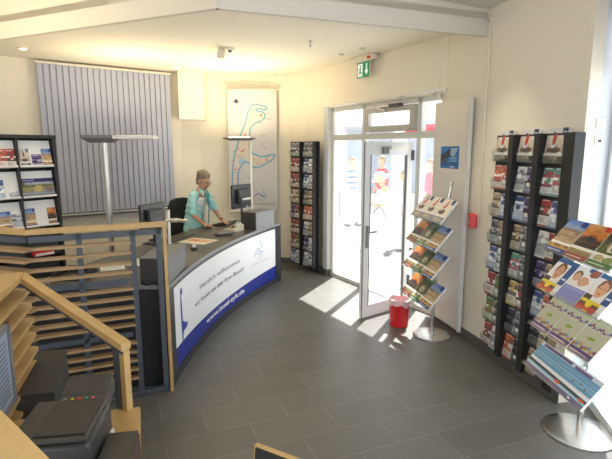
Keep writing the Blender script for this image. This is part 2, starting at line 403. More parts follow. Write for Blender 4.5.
# white panel standing beside the entrance
p0 = V((1.462, 5.50)); p1 = V((1.635, 4.86))
tpn = (p1 - p0).normalized(); npn = V((tpn.y, -tpn.x))
if npn.x > 0: npn = -npn
M['panelwhite'] = mat('glossy_white_panel', (0.70, 0.66, 0.59), 0.16, noise=0.01)
mb = MB(); q = [p0, p1, p1 - npn * .03, p0 - npn * .03]
if (q[1] - q[0]).cross(q[2] - q[1]) < 0: q = q[::-1]
mb.prism([(x.x, x.y) for x in q], .06, 2.5, 'panelwhite')
pan = thing('wall_panel', 'tall glossy cream panel fixed to the wall right of the entrance', 'panel')
mb.build('board', pan)
mb = MB(); c = p1 + tpn * .025 + npn * .0
mb.box((c.x - .006, c.y, 1.28), (.04, .04, 2.44), 'frame'); mb.build('edge_strip', pan)
# little blue poster on the panel
def wall_quad(mb, c, t, w, h, n, patches, off=.0):   # patches in unit uv, printed on a vertical sheet
    for k, (pts, col) in enumerate(patches):
        P = []
        for (u, v) in pts:
            q = c + V((t.x, t.y, 0)) * (u - .5) * w + V((0, 0, (v - .5) * h)) + V((n.x, n.y, 0)) * (.0006 + off + .0004 * k)
            P.append(q)
        mb.face(P, 'print', col)
def rect(u0, v0, u1, v1): return [(u0, v0), (u1, v0), (u1, v1), (u0, v1)]
def disc(u, v, r, asp=1.0, n=12): return [(u + r * math.cos(2 * PI * k / n), v + r * asp * math.sin(2 * PI * k / n)) for k in range(n)]
rnd = random.Random(7)
pc = p0 + tpn * .34 + npn * .002
mb = MB()
pat = [(rect(0, 0, 1, 1), hexc('1c6fb4')), (rect(.0, .12, .98, .30), hexc('1a5c9c')),
       ([(0, .62), (.25, .72), (.55, .95), (.72, .97), (.5, .72), (.62, .55), (.3, .42), (0, .3)], hexc('22303c')),
       ([(.05, .35), (.28, .5), (.35, .3), (.12, .2)], hexc('3a4a55'))]
for k in range(4): pat.append((rect(.55, .86 - k * .09, .93 - .05 * k, .90 - k * .09), hexc('dfeaf2')))
for k in range(4): pat.append((rect(.5, .50 - k * .06, .9, .52 - k * .06), hexc('a8c8e0')))
pat.append((rect(.55, .06, .8, .1), hexc('e8e8e8')))
wall_quad(mb, V((pc.x, pc.y, 1.905)), tpn, .36, .235, npn, pat)
mb.box((pc.x - npn.x * .0005, pc.y - npn.y * .0005, 1.905), (.36, .002, .235), 'white', Matrix(((tpn.x, -npn.x, 0), (tpn.y, -npn.y, 0), (0, 0, 1))))
tag(mb.build('poster'), 'small square blue poster with a dark diver shape on the cream panel', 'poster')

# conduits
mb = MB(); mb.tube([(1.51, 5.50, 3.2), (1.495, 5.50, 2.62)], .012, 'cream', 8); mb.bbox((1.492, 5.495, 2.60), (.05, .05, .09), 'cream', .008)
tag(mb.build('conduit_pipe'), 'cream conduit pipe dropping from the ceiling to the entrance corner', 'pipe')
mb = MB(); mb.tube([(1.715, 4.66, 3.19), (1.715, 4.66, 1.36)], .008, 'cream', 8)
mb.bbox((1.718, 4.66, 3.17), (.03, .06, .03), 'cream', .004)
tag(mb.build('conduit_pipe'), 'thin cream conduit pipe running down to the red alarm box', 'pipe')
# red call point
al = thing('alarm_box', 'red square fire alarm call point on the right wall', 'alarm box', (1.695, 4.75, 1.28), R(-13.5))
mb = MB(); mb.bbox((-.01, 0, 0), (.07, .15, .13), 'red', .008); mb.build('housing', al)
mb = MB(); mb.bbox((-.026, 0, -.005), (.006, .06, .06), 'white', .002); mb.lathe([(.001, 0), (.014, 0), (.014, .004), (.001, .004)], (0, 0, 0), 'dark', 12)
mb2 = MB(); mb2.bbox((-.0465, 0, -.005), (.005, .07, .062), 'white', .002); mb2.ell((-.049, 0, -.005), (.003, .014, .014), 'dark'); mb2.build('push_button', al)

# exit sign lamp
ex = thing('exit_sign', 'green running-man exit sign hanging under its cream ceiling lamp', 'exit sign')
es = wl(.93, -.10)
mb = MB(); mb.bbox((es[0], es[1], 3.165), (.44, .10, .07), 'cream', .012, RW); mb.bbox((*wl(1.10, -.155), 3.15), (.06, .02, .03), 'red', .004, RW)
mb.build('lamp_housing', ex)
mb = MB(); mb.bbox((es[0], es[1], 3.02), (.27, .012, .20), 'white', .003, RW); mb.box((es[0], es[1], 3.12), (.24, .008, .03), 'cream', RW)
sg = mb.build('sign_plate', ex)
mb = MB()
def spl(pts, k, m):
    P = []
    for u, v in pts:
        q = wl(.93 + u, -.107 - .0012 * k); P.append((q[0], q[1], 3.02 + v))
    mb.face(P, m)
spl([(-.133, -.098), (.133, -.098), (.133, .098), (-.133, .098)], 0, 'green')
spl([(-.115, -.08), (-.015, -.08), (-.015, .08), (-.115, .08)], 1, 'signwhite')
spl([(-.085, -.03), (-.055, -.03), (-.04, .03), (-.07, .03)], 2, 'green'); spl([(-.06 + .014 * math.cos(a * PI / 5), .05 + .014 * math.sin(a * PI / 5)) for a in range(10)], 2, 'green')
spl([(-.08, -.03), (-.10, -.065), (-.088, -.07), (-.06, -.03)], 2, 'green'); spl([(-.07, -.03), (-.04, -.045), (-.045, -.075), (-.033, -.075), (-.025, -.035), (-.055, -.015)], 2, 'green')
spl([(-.07, .03), (-.10, .01), (-.105, .02), (-.06, .035)], 2, 'green')
spl([(.055, .075), (.055, -.01), (.03, -.01), (.068, -.07), (.106, -.01), (.08, -.01), (.08, .075)], 1, 'signwhite')
mb.build('pictogram', sg)

# ------------------------------------------------ right hand shop window with alcove
RVX = V((2.24, 3.58))
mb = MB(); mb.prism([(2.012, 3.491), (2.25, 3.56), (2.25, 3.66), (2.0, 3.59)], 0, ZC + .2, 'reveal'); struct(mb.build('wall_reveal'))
win = struct(thing('window_1', 'x', 'x')); del win['label']; del win['category']
wA = V((2.245, 3.58)); wB = V((2.14, 2.4)); 
WA = [V((2.245, 3.575)), V((2.13, 3.0)), V((2.06, 2.5)), V((2.0, 1.2))]
mb = MB()
def bar(mb, a, b, z0, z1, w, m):
    t = (b - a).normalized(); n = V((t.y, -t.x)); 
    if n.x < 0: n = -n
    q = [a, a + n * w, b + n * w, b]
    if (q[1] - q[0]).cross(q[2] - q[1]) < 0: q = q[::-1]
    mb.prism([(x.x, x.y) for x in q], z0, z1, m)
wline = [V((2.25, 3.57)), V((2.14, 3.03)), V((2.03, 2.5)), V((1.98, 1.6)), V((1.98, .4))]
for a, b in zip(wline[:-1], wline[1:]):
    bar(mb, a, b, 0, .07, .09, 'leaf'); bar(mb, a, b, 2.9, 3.3, .09, 'leaf')
for p, t in ((wline[0], wline[1]), (wline[2], wline[3])):
    d = (t - p).normalized(); bar(mb, p, p + d * .055, 0, 3.2, .07, 'leaf')
mb.build('window_frame', win)
mb = MB()
for a, b in zip(wline[:-1], wline[1:]): bar(mb, a + V((.04, 0)), b + V((.04, 0)), .07, 2.9, .006, 'glass')
mb.build('window_glass', win)
mb = MB(); bar(mb, V((2.20, 3.46)), V((2.10, 3.03)), 2.56, 3.2, .004, 'blind'); bar(mb, V((2.19, 3.46)), V((2.09, 3.03)), 2.53, 2.57, .025, 'box')
tag(mb.build('roller_blind'), 'grey roller blind half lowered at the top of the right shop window', 'blind')
for z, lab in ((2.175, 'white round socket outlet, the upper plate on the window reveal'), (2.055, 'white switch plate below the socket on the window reveal')):
    so = thing('wall_outlet', lab, 'outlet', (2.135, 3.523, z), R(16.5))
    mb = MB(); mb.bbox((0, -.006, 0), (.08, .012, .08), 'white', .004); mb.build('plate', so)
    mb = MB()
    if z > 2.1: mb.tube([(0, -.011, 0), (0, -.016, 0)], .024, 'cream', 16)
    else: mb.bbox((0, -.013, 0), (.03, .006, .018), 'gasket', .002)
    mb.build('socket_insert', so)

# ------------------------------------------------ blinds on the left wall
bA = V((-3.66, 6.70)); bB = V((-2.17, 7.80)); bt = (bB - bA).normalized(); bn = V((bt.y, -bt.x))
RB = Matrix(((bt.x, -bn.x, 0), (bt.y, -bn.y, 0), (0, 0, 1)))
bl = thing('vertical_blind', 'wide lavender grey vertical slat blind hanging on the left wall', 'blind')
mb = MB(); c = (bA + bB) / 2 + bn * .02; Lb = (bB - bA).length
mb.bbox((c.x, c.y, 3.155), (Lb + .04, .05, .03), 'cream', .006, RB); mb.build('head_rail', bl)
ns = 23; wS = Lb / ns
slat_me = None
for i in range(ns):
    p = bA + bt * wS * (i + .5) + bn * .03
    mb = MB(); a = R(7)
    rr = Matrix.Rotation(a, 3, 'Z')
    mb.box((0, 0, -1.06), (wS * 1.03, .0015, 2.12), 'blind'); mb.box((0, 0, -2.095), (wS * .97, .010, .07), 'box'); mb.box((-wS * .49, -.002, -1.06), (.008, .003, 2.12), 'gapshade')
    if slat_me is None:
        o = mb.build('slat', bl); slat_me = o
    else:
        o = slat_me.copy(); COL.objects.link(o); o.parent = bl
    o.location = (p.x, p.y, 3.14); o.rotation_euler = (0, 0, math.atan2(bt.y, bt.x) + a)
mb = MB(); c = (bA + bB) / 2 + bn * .05
mb.tube([(bA.x + bn.x * .05, bA.y + bn.y * .05, 1.05), (bB.x + bn.x * .05, bB.y + bn.y * .05, 1.05)], .006, 'white', 6); mb.build('bottom_chain', bl)

# ------------------------------------------------ ceiling fittings
def downlight(x, y, z, lab, r=.05):
    t = thing('downlight', lab, 'ceiling light', (x, y, z))
    mb = MB(); mb.lathe([(r * .75, 0), (r * 1.15, 0), (r * 1.1, -.012), (r * .8, -.012)], (0, 0, 0), 'white', 20); mb.build('rim', t)
    mb = MB(); mb.lathe([(.001, -.012), (r * .78, -.012), (r * .7, -.016), (.001, -.016)], (0, 0, 0), 'lamp', 20); mb.build('lens', t)
downlight(-3.43, 6.03, ZC, 'small round lit ceiling spotlight at the far left above the leaflet shelf')
downlight(-1.94, 7.36, ZC, 'small round lit ceiling spotlight beside the bulkhead box', .045)
downlight(1.36, 4.17, 3.26, 'small round ceiling spotlight near the top right of the fascia', .055)
cd = thing('ceiling_sensor', 'cream camera-like sensor on a round plate in the middle of the ceiling', 'sensor', (-.98, 6.03, ZC))
mb = MB(); mb.lathe([(.001, 0), (.10, 0), (.10, -.012), (.08, -.03), (.001, -.03)], (.02, 0, 0), 'cream', 24); mb.build('base_plate', cd, smooth=True)
mb = MB(); mb.bbox((-.05, -.02, -.075), (.09, .09, .10), 'cream', .01, (0, .1, .2)); mb.build('sensor_body', cd)
mb = MB(); mb.ell((.06, -.01, -.035), (.024, .024, .022), 'box'); mb.build('sensor_lens', cd, smooth=True)
mb = MB(); mb.tube([(.05, 5.65, ZC), (.05, 5.65, 3.14)], .009, 'cream', 8); mb.lathe([(.001, 0), (.03, 0), (.03, -.006), (.001, -.006)], (.05, 5.65, ZC), 'alu', 12); mb.lathe([(.001, 0), (.02, 0), (.02, -.004), (.001, -.004)], (.05, 5.65, 3.14), 'alu', 12)
tag(mb.build('sprinkler'), 'small brass coloured sprinkler head on the ceiling between sensor and exit sign', 'sprinkler')
mb = MB(); mb.tube([(-2.14, 6.97, ZC), (-2.14, 6.97, 3.15), (-2.12, 6.95, 3.13)], .010, 'cream', 8); mb.lathe([(.001, 0), (.03, 0), (.03, -.006), (.001, -.006)], (-2.14, 6.97, ZC), 'cream', 12)
tag(mb.build('sprinkler'), 'small bent cream sprinkler head on the ceiling near the blinds', 'sprinkler')
for x, y, w in ((.46, 6.40, 'left'), (.68, 6.03, 'right')):
    mb = MB(); mb.lathe([(.001, 0), (.035, 0), (.03, -.015), (.001, -.02)], (x, y, ZC), 'alu', 14)
    tag(mb.build('ceiling_button', smooth=True), 'small grey ceiling button in front of the exit lamp, the %s one of two' % w, 'ceiling button')

# ================================================================== COUNTER
def cx(y):
    t = y - 3.75; return -1.13 - .0137 * t + .0713 * t * t
YS = [3.74 + (7.07 - 3.74) * k / 24 for k in range(25)]
def outer(off=0.0):
    P = []
    for y in YS:
        d = .0713 * 2 * (y - 3.75) - .0137; n = V((1, -d)).normalized()   # toward the visitors
        P.append(V((cx(y), y)) + n * off)
    return P
inner = [(-1.12, 7.36), (-1.33, 7.01), (-1.55, 6.5), (-1.68, 6.09), (-1.85, 5.5), (-1.96, 5.05), (-2.1, 4.6), (-2.3, 3.74)]
ctr = thing('reception_counter', 'long dark curved reception counter with a printed white and blue front', 'counter', (-1.3, 5.2, 0))
CO = V((-1.3, 5.2, 0))
def cb(mb, name, parent=ctr, **k):
    o = mb.build(name, parent, **k)
    if parent is ctr: o.matrix_parent_inverse = Matrix.Translation(-CO)
    return o
mb = MB(); pts = [(p.x, p.y) for p in outer(.015)] + inner
mb.prism(pts, .865, .9, 'top', 'edge'); cb(mb, 'worktop')
mb = MB()
po = outer(-.01); pi_ = outer(-.035)
for i in range(24): mb.prism([(q.x, q.y) for q in (pi_[i], po[i], po[i + 1], pi_[i + 1])], 0.0, .865, 'anth')
cb(mb, 'front_carcass')
mb = MB(); # near end panel and far end panel
mb.prism([(-2.28, 3.76), (-1.15, 3.76), (-1.15, 3.79), (-2.28, 3.79)], 0, .865, 'anth')
cb(mb, 'end_panel')
mb = MB(); mb.prism([(-1.10, 7.30), (cx(7.0) - .02, 7.02), (cx(7.0) - .02, 7.05), (-1.10, 7.33)], 0, .865, 'anth'); cb(mb, 'end_panel')
mb = MB(); po, pi_ = outer(.008), outer(-.01)   # frame lips round the print
for i in range(24):
    for z0, z1 in ((0, .075), (.83, .865)): mb.prism([(q.x, q.y) for q in (pi_[i], po[i], po[i + 1], pi_[i + 1])], z0, z1, 'anth')
for i in (0, 23): mb.prism([(q.x, q.y) for q in (pi_[i], po[i], po[i + 1], pi_[i + 1])], .05, .845, 'anth')
cb(mb, 'panel_frame')
# printed panel; s = metres along the curve
def arc_pt(s, off, z):
    y = YS[0]; acc = 0; st = .01
    # numeric walk, table cached
    i = min(int(s / st), len(ARC) - 2); f = s / st - i
    y = ARC[i] * (1 - f) + ARC[i + 1] * f
    d = .0713 * 2 * (y - 3.75) - .0137; n = V((1, -d)).normalized(); p = V((cx(y), y)) + n * off
    return (p.x, p.y, z)
ARC = []; y = YS[0]
while y < 7.2:
    ARC.append(y); d = .0713 * 2 * (y - 3.75) - .0137; y += .01 / math.sqrt(1 + d * d)
def s_of_y(yy):
    return min(range(len(ARC)), key=lambda i: abs(ARC[i] - yy)) * .01
SA, SB = s_of_y(YS[1]), s_of_y(YS[23])
mb = MB(); N = 60
WH = hexc('f2f4f8'); BL = hexc('1b2f8f')
def ztopblue(t): return .265 - .035 * math.sin(PI * t)
for i in range(N):
    s0 = SA + (SB - SA) * i / N; s1 = SA + (SB - SA) * (i + 1) / N
    z0, z1 = ztopblue(i / N), ztopblue((i + 1) / N)
    mb.face([arc_pt(s0, -.006, .05), arc_pt(s1, -.006, .05), arc_pt(s1, -.006, z1), arc_pt(s0, -.006, z0)], 'print', BL)
    mb.face([arc_pt(s0, -.006, z0), arc_pt(s1, -.006, z1), arc_pt(s1, -.006, .845), arc_pt(s0, -.006, .845)], 'print', WH)
pnl = cb(mb, 'printed_front')
def arc_text(mb, body, size, s_start, width, z, colr, bold=.0, off=-.004, slope=0.0):
    vs, fs = text_mesh(body, size, bold)
    xs = [v[0] for v in vs]; k = width / (max(xs) - min(xs)); x0 = min(xs)
    P = [arc_pt(s_start + (v[0] - x0) * k, off, z + v[1] + slope * (v[0] - x0)) for v in vs]
    mb.poly(P, fs, 'print', colr)
INK = hexc('3c3f63')
mb = MB()
arc_text(mb, 'Herzlich willkommen', .072, s_of_y(4.68), 1.22, .575, INK, .0002)
cb(mb, 'lettering', pnl); mb = MB()
arc_text(mb, 'wir freuen uns über Ihren Besuch!', .072, s_of_y(4.52), 1.50, .44, INK, .0002)
cb(mb, 'lettering', pnl); mb = MB()
arc_text(mb, 'www.insel-sylt.de', .08, s_of_y(4.84), 1.18, .145, hexc('f4f6fa'), .0025)
def arc_patch(pts, colr, off=-.004): mb.face([arc_pt(s, off, z) for s, z in pts], 'print', colr)
cb(mb, 'lettering', pnl); mb = MB()
# island silhouette at the near end
s0 = s_of_y(4.10)
isl = [(0, .74), (.03, .76), (.075, .74), (.06, .70), (.03, .69), (.035, .60), (.04, .50), (.05, .44), (.10, .42), (.16, .39), (.21, .39), (.20, .36), (.13, .34), (.08, .345), (.055, .33), (.04, .25), (.045, .15), (.06, .10), (.03, .09), (.015, .16), (.012, .30), (.0, .42), (-.005, .58), (.005, .68)]
def tri_fill(pts, colr, f):
    import mathutils.geometry as G
    for t in G.tessellate_polygon([[V((p[0], p[1], 0)) for p in pts]]): mb.face([f(pts[i]) for i in t], 'print', colr)
tri_fill(isl, hexc('2a3f9c'), lambda p: arc_pt(s0 + p[0] * .9, -.004, p[1]))
cb(mb, 'island_emblem', pnl); mb = MB()
# gull and wave emblem with its caption near the far end
s1 = s_of_y(6.33)
def stroke(path, w, colr, f):
    for a, b in zip(path[:-1], path[1:]):
        d = V((b[0] - a[0], b[1] - a[1])); n = V((-d.y, d.x)).normalized() * w / 2
        mb.face([f((a[0] + n.x, a[1] + n.y)), f((a[0] - n.x, a[1] - n.y)), f((b[0] - n.x, b[1] - n.y)), f((b[0] + n.x, b[1] + n.y))], 'print', colr)
fa = lambda p: arc_pt(s1 + p[0], -.0035, .52 + p[1])
stroke([(-.02, .02), (.04, .09), (.10, .12), (.14, .08), (.19, .04), (.26, .05)], .012, hexc('7f9cc8'), fa)
stroke([(.06, .03), (.10, .06), (.15, .02), (.22, .01)], .010, hexc('8fa6d0'), fa)
stroke([(.18, .24), (.17, .17), (.20, .13), (.24, .10)], .014, hexc('a9cfc4'), fa)
cb(mb, 'emblem', pnl); mb = MB()
arc_text(mb, 'SYLT', .05, s1 + .08, .15, .475, hexc('b9bcc6'))
cb(mb, 'lettering', pnl); mb = MB()
arc_text(mb, 'TOURISMUS-SERVICE', .045, s1 - .16, .58, .42, hexc('c3c6ce'))
cb(mb, 'lettering', pnl)

def pc_box(name, x, y, rz, w, d, h, lab, dark):
    t = thing(name, lab, 'box', (x, y, .9), rz)
    mb = MB(); mb.bbox((0, 0, h / 2), (w, d, h), 'box', .004); mb.build('casing', t)
    mb = MB(); mb.bbox((-dark * 0, -d / 2 - .001, h / 2), (w - .012, .006, h - .012), 'boxd', .002); mb.build('dark_front', t)
    return t
# box at near end: dark front to the camera
b1 = thing('equipment_box', 'dark grey equipment box on the near end of the counter behind the slatted screen', 'box', (-1.245, 4.06, .9), R(1), 'grey boxes on the counter')
mb = MB(); mb.bbox((0, .0, .11), (.235, .60, .22), 'box', .004); mb.build('casing', b1)
mb = MB(); mb.bbox((0, -.303, .11), (.225, .01, .21), 'boxd', .002); mb.build('front_panel', b1)
mb = MB(); mb.ell((-.05, -.335, .02), (.03, .02, .02), 'dark'); mb.ell((.04, -.33, .015), (.035, .018, .015), 'dark')
tag(mb.build('cable_clip', loc=(-1.245, 4.06, .9), smooth=True), 'little black cable clips lying in front of the near grey box', 'cable clip')
b2 = thing('equipment_box', 'light grey equipment box on the far right end of the counter', 'box', (-.675, 6.64, .9), R(-29), 'grey boxes on the counter')
mb = MB(); mb.bbox((0, 0, .12), (.25, .46, .24), 'box', .004); mb.build('casing', b2)
mb = MB(); mb.bbox((0, -.233, .12), (.24, .01, .23), 'boxd', .002); mb.build('front_panel', b2)

# monitors
def monitor(x, y, z, rz, lab, w=.42, h=.34, tilt=0):
    t = thing('computer_monitor', lab, 'monitor', (x, y, .9), rz, 'monitors on the counter')
    mb = MB(); mb.bbox((0, 0, z), (w, .035, h), 'plastic', .01, (tilt, 0, 0)); mb.box((0, .0185, z), (w - .05, .002, h - .05), 'screen'); mb.build('display', t)
    mb = MB(); mb.bbox((0, -.045, z), (w * .62, .06, h * .62), 'plastic', .02, (tilt, 0, 0))
    for k in range(5): mb.box((0, -.0765, z + .02 + k * .012), (w * .4, .002, .004), 'dark')
    mb.build('rear_cover', t)
    return t
m1 = monitor(-1.80, 5.50, .30, R(65), 'black computer monitor seen from behind at the left part of the counter', .40, .34)
mb = MB(); mb.bbox((0, -.03, .08), (.06, .03, .16), 'plastic', .006); mb.bbox((0, -.02, .006), (.24, .18, .012), 'plastic', .005); mb.build('stand', m1)
m2 = monitor(-.93, 6.78, .425, R(58), 'black computer monitor on a swivel arm at the right part of the counter', .42, .34)
mb = MB(); mb.tube([(0, -.06, .40), (0, -.13, .40)], .02, 'alu', 10)
mb.tube([(-.16, -.13, .40), (.06, -.13, .40)], .014, 'alu', 10); mb.tube([(-.15, -.13, .42), (-.15, -.13, 0)], .016, 'gasket', 10)
mb.lathe([(.001, 0), (.055, 0), (.05, .012), (.001, .012)], (-.15, -.13, 0), 'gasket', 16); mb.build('swivel_arm', m2)
mb = MB(); mb.tube([(.02, -.08, .30), (.0, -.12, .25), (-.06, -.12, .24), (-.10, -.09, .28)], .005, 'white', 6); mb.build('cable', m2)

# jointed metal arm at the corner of the screen
ar = thing('bracket_arm', 'silver jointed bracket arm on a white post behind the slatted screen end', 'bracket', (-1.68, 5.42, .9))
mb = MB(); mb.tube([(.13, -.13, 0), (.13, -.13, .42)], .017, 'white', 12); mb.lathe([(.001, 0), (.045, 0), (.045, .01), (.001, .01)], (.13, -.13, 0), 'white', 16); mb.build('post', ar)
mb = MB(); mb.tube([(.10, -.14, .30), (.22, -.15, .315), (.34, -.17, .30)], .014, 'alu', 10); mb.tube([(.16, -.13, .285), (.36, -.15, .29)], .010, 'alu', 8)
for x in (.13, .22, .33): mb.ell((x, -.15, .305), (.024, .024, .022), 'cream')
mb.build('joint_arm', ar, smooth=True)

# things on the worktop
def sheet(name, x, y, z, rz, w, h, t, patches, lab, cat, mbase='white', tilt=None, group=None):
    mb = MB(); mb.box((0, 0, t / 2), (w, h, t), mbase)
    for k, (pts, col) in enumerate(patches):
        mb.face([((u - .5) * w, (v - .5) * h, t + .0004 + .0003 * k) for u, v in pts], 'print', col)
    o = mb.build(name, loc=(x, y, z), rot=(0, 0, rz)); return tag(o, lab, cat, group)
sheet('brochure', -1.29, 5.58, .9005, R(68), .30, .36, .008,
      [(rect(0, 0, 1, 1), hexc('f0e6d4')), (rect(.3, .05, .8, .95), hexc('e9c49a')), (rect(.35, .5, .72, .85), hexc('d9733c')), (rect(.4, .15, .65, .4), hexc('e8a070')), (rect(.85, .1, .95, .9), hexc('d9d4c8'))],
      'white and orange brochure lying open in the middle of the counter', 'brochure')
sheet('paper_sheet', -1.83, 4.35, .9005, R(25), .21, .30, .004, [(rect(.1, .1, .9, .5), hexc('c9cfd6'))], 'white paper lying on the counter behind the slatted screen', 'paper')
sheet('paper_sheet', -1.60, 4.52, .9005, R(-15), .21, .30, .012, [(rect(.1, .6, .9, .9), hexc('8a8f96')), (rect(.1, .15, .9, .5), hexc('cfd3c2'))], 'small pile of paper beside the near grey box on the counter', 'paper')
kb = thing('keyboard', 'black computer keyboard under her left hand', 'keyboard', (-1.225, 6.86, .9), R(-110))
mb = MB(); mb.bbox((0, 0, .009), (.34, .13, .016), 'plastic', .004); mb.build('keyboard_base', kb)
mb = MB()
for i in range(14):
    for j in range(5): mb.box((-.152 + i * .0234, -.045 + j * .0225, .019), (.019, .018, .006), 'dark')
mb.build('keys', kb)
mb = MB(); mb.ell((0, 0, .014), (.032, .055, .018), 'plastic')
tag(mb.build('computer_mouse', loc=(-1.365, 6.50, .902), rot=(0, 0, R(-70)), smooth=True), 'dark computer mouse under her right hand', 'mouse')
tm = thing('desk_telephone', 'grey desk telephone with a bluish display near the equipment box', 'telephone', (-.98, 6.36, .9), R(-35))
mb = MB(); mb.poly([(-.1, -.09, 0), (.1, -.09, 0), (.1, .09, 0), (-.1, .09, 0), (-.1, -.09, .03), (.1, -.09, .03), (.1, .09, .085), (-.1, .09, .085)], [(3, 2, 1, 0), (4, 5, 6, 7), (0, 1, 5, 4), (1, 2, 6, 5), (2, 3, 7, 6), (3, 0, 4, 7)], 'cream')
mb.build('phone_base', tm)
mb = MB(); mb.bbox((-.065, 0, .085), (.045, .20, .03), 'gasket', .012, (.3, 0, 0)); mb.build('handset', tm)
mb = MB(); mb.bbox((.05, .03, .085), (.075, .075, .012), 'white', .003, (.5, 0, 0)); mb.bbox((.05, .027, .092), (.055, .05, .006), mat('blue_lcd', (.25, .42, .62), .2, noise=.02), .001, (.5, 0, 0)); mb.build('phone_display', tm)
mb = MB()
for i in range(3):
    for j in range(4): mb.box((.0 + i * .022, -.07 + j * .018, .047 + j * .006), (.016, .012, .005), 'boxd')
mb.build('phone_keys', tm)
ct = thing('card_reader', 'white upright card holder beside the desk telephone', 'card holder', (-1.02, 6.60, .9), R(-60))
mb = MB(); mb.bbox((0, 0, .012), (.10, .07, .024), 'cream', .005); mb.build('holder_base', ct)
mb = MB(); mb.bbox((0, 0, .08), (.06, .006, .12), 'white', .002, (.15, 0, 0)); mb.build('card', ct)
dv = thing('desk_device', 'flat dark device with a light top edge on the counter before the keyboard', 'device', (-1.06, 6.0, .9), R(28))
mb = MB(); mb.bbox((0, 0, .012), (.20, .12, .024), 'gasket', .005); mb.build('device_base', dv)
mb = MB(); mb.bbox((0, 0, .028), (.18, .10, .010), 'box', .003); mb.build('device_cover', dv)
st = thing('tape_dispenser', 'small silver and black tape dispenser on the counter beside the near grey box', 'tape dispenser', (-1.24, 5.13, .9), R(30))
mb = MB(); mb.bbox((0, 0, .010), (.05, .09, .02), 'gasket', .004); mb.build('foot', st)
mb = MB(); mb.tube([(-.02, 0, .035), (.02, 0, .035)], .022, 'alu', 16); mb.build('reel', st, smooth=True)
mb = MB(); mb.tube([(-1.50, 5.9, .905), (-1.58, 5.6, .905), (-1.66, 5.35, .905)], .009, 'gasket', 8); mb.tube([(-1.5, 5.9, .905), (-1.45, 6.05, .905)], .006, 'gasket', 8)
tag(mb.build('cable', smooth=True), 'black cable lying along the staff edge of the counter', 'cable')
# desk tray seen through the slats
tr_ = thing('letter_tray', 'black letter tray on the counter seen between the wooden slats', 'letter tray', (-2.02, 4.02, .9), R(4))
mb = MB(); mb.box((0, 0, .005), (.26, .34, .008), 'dark'); mb.box((-.127, 0, .03), (.006, .34, .055), 'dark'); mb.box((.127, 0, .03), (.006, .34, .055), 'dark'); mb.box((0, .167, .03), (.26, .006, .055), 'dark'); mb.build('tray', tr_)

# ------------------------------------------------ floor uplighters
def uplighter(x, y, rz, zt, lab, blade, hx=-.06, pr_=.030, pm='alu'):
    HH = .065 if blade else .03
    t = thing('floor_lamp', lab, 'floor lamp', (x, y, 0), rz, 'office uplighters')
    mb = MB(); mb.bbox((0, 0, .012), (.40, .40, .02), 'alu', .008); mb.build('base_plate', t)
    mb = MB(); mb.tube([(0, 0, .02), (0, 0, zt - .06)], pr_, pm, 16); mb.build('pole', t, smooth=True)
    mb = MB(); hw = .23 if blade else .25
    mb.bbox((hx, 0, zt - .028), (hw * 2, .24, HH * .7), 'box', .006); mb.box((hx, 0, zt - .028 - HH * .35 - HH * .42), (hw * 1.2, .15, HH * .84), 'box', None, (.8, .8, .8), (1.62, 1.5))
    mb.box((-.09, -.101, zt - .03), (.03, .004, .015), 'dark'); mb.build('lamp_housing', t)
    if blade:
        mb = MB(); mb.bbox((.15 + blade / 2, 0, zt - .035), (blade, .30, .045), 'white', .008); mb.build('lamp_shade', t)
        mb = MB(); mb.box((.15 + blade / 2, 0, zt - .0125), (blade * .8, .18, .003), 'tube'); mb.build('light_tube', t)
    else:
        mb = MB(); mb.box((hx, 0, zt - .014), (.32, .12, .006), 'tube'); mb.build('light_tube', t)
    return t
uplighter(-2.66, 6.35, R(5), 2.18, 'office uplighter with grey head and white blade before the blinds', .52, -.03, .038)
uplighter(-.875, 7.58, R(8), 2.185, 'slim office uplighter behind the far end of the counter before the map', .0, -.17, .020, 'white')

uplighter(-3.5, 3.1, R(20), 2.18, 'office uplighter standing left of the slatted screen', .52)

# office chair behind her
oc = thing('office_chair', 'black office swivel chair behind the woman at the counter', 'office chair', (-2.05, 6.99, 0), R(155))
mb = MB(); mb.bbox((0, 0, .48), (.46, .46, .08), 'fabric', .035, seg=3); mb.build('seat', oc, smooth=True)
mb = MB()
bmk = bmesh.new(); bmesh.ops.create_grid(bmk, x_segments=10, y_segments=12, size=1)
for v in bmk.verts:
    u, w = v.co.x, v.co.y; hw = .225 * (1 - .18 * max(0, w) ** 3) * (1 - .12 * max(0, -w) ** 2)
    v.co = V((-.24 + .04 * u * u - .03 * w, u * hw, .98 + w * .31 - .03 * (abs(u) ** 4) * (1 if w > .8 else 0)))
bmesh.ops.recalc_face_normals(bmk, faces=bmk.faces)
r_ = bmesh.ops.solidify(bmk, geom=bmk.faces[:], thickness=.05)
mb.bm(bmk, 'fabric'); mb.build('backrest', oc, smooth=True)
mb = MB(); mb.tube([(0, 0, .08), (0, 0, .45)], .028, 'dark', 12); mb.build('gas_spring', oc)
for k in range(5):
    a = 2 * PI * k / 5; mb = MB(); mb.tube([(0, 0, .11), (.30 * math.cos(a), .30 * math.sin(a), .07)], [.028, .018], 'dark', 8)
    lg = mb.build('leg', oc); mb = MB(); mb.ell((.30 * math.cos(a), .30 * math.sin(a), .03), (.03, .03, .03), 'dark', seg=12); mb.build('caster', lg)
for sy in (-1, 1):
    mb = MB(); mb.tube([(-.02, sy * .23, .48), (-.02, sy * .28, .52), (-.02, sy * .28, .68)], .014, 'dark', 8); mb.bbox((.0, sy * .28, .69), (.24, .07, .03), 'plastic', .012); mb.build('armrest', oc)
mb = MB(); mb.tube([(-.1, 0, .45), (-.27, 0, .47), (-.29, 0, .75)], .022, 'dark', 8); mb.build('back_bracket', oc)

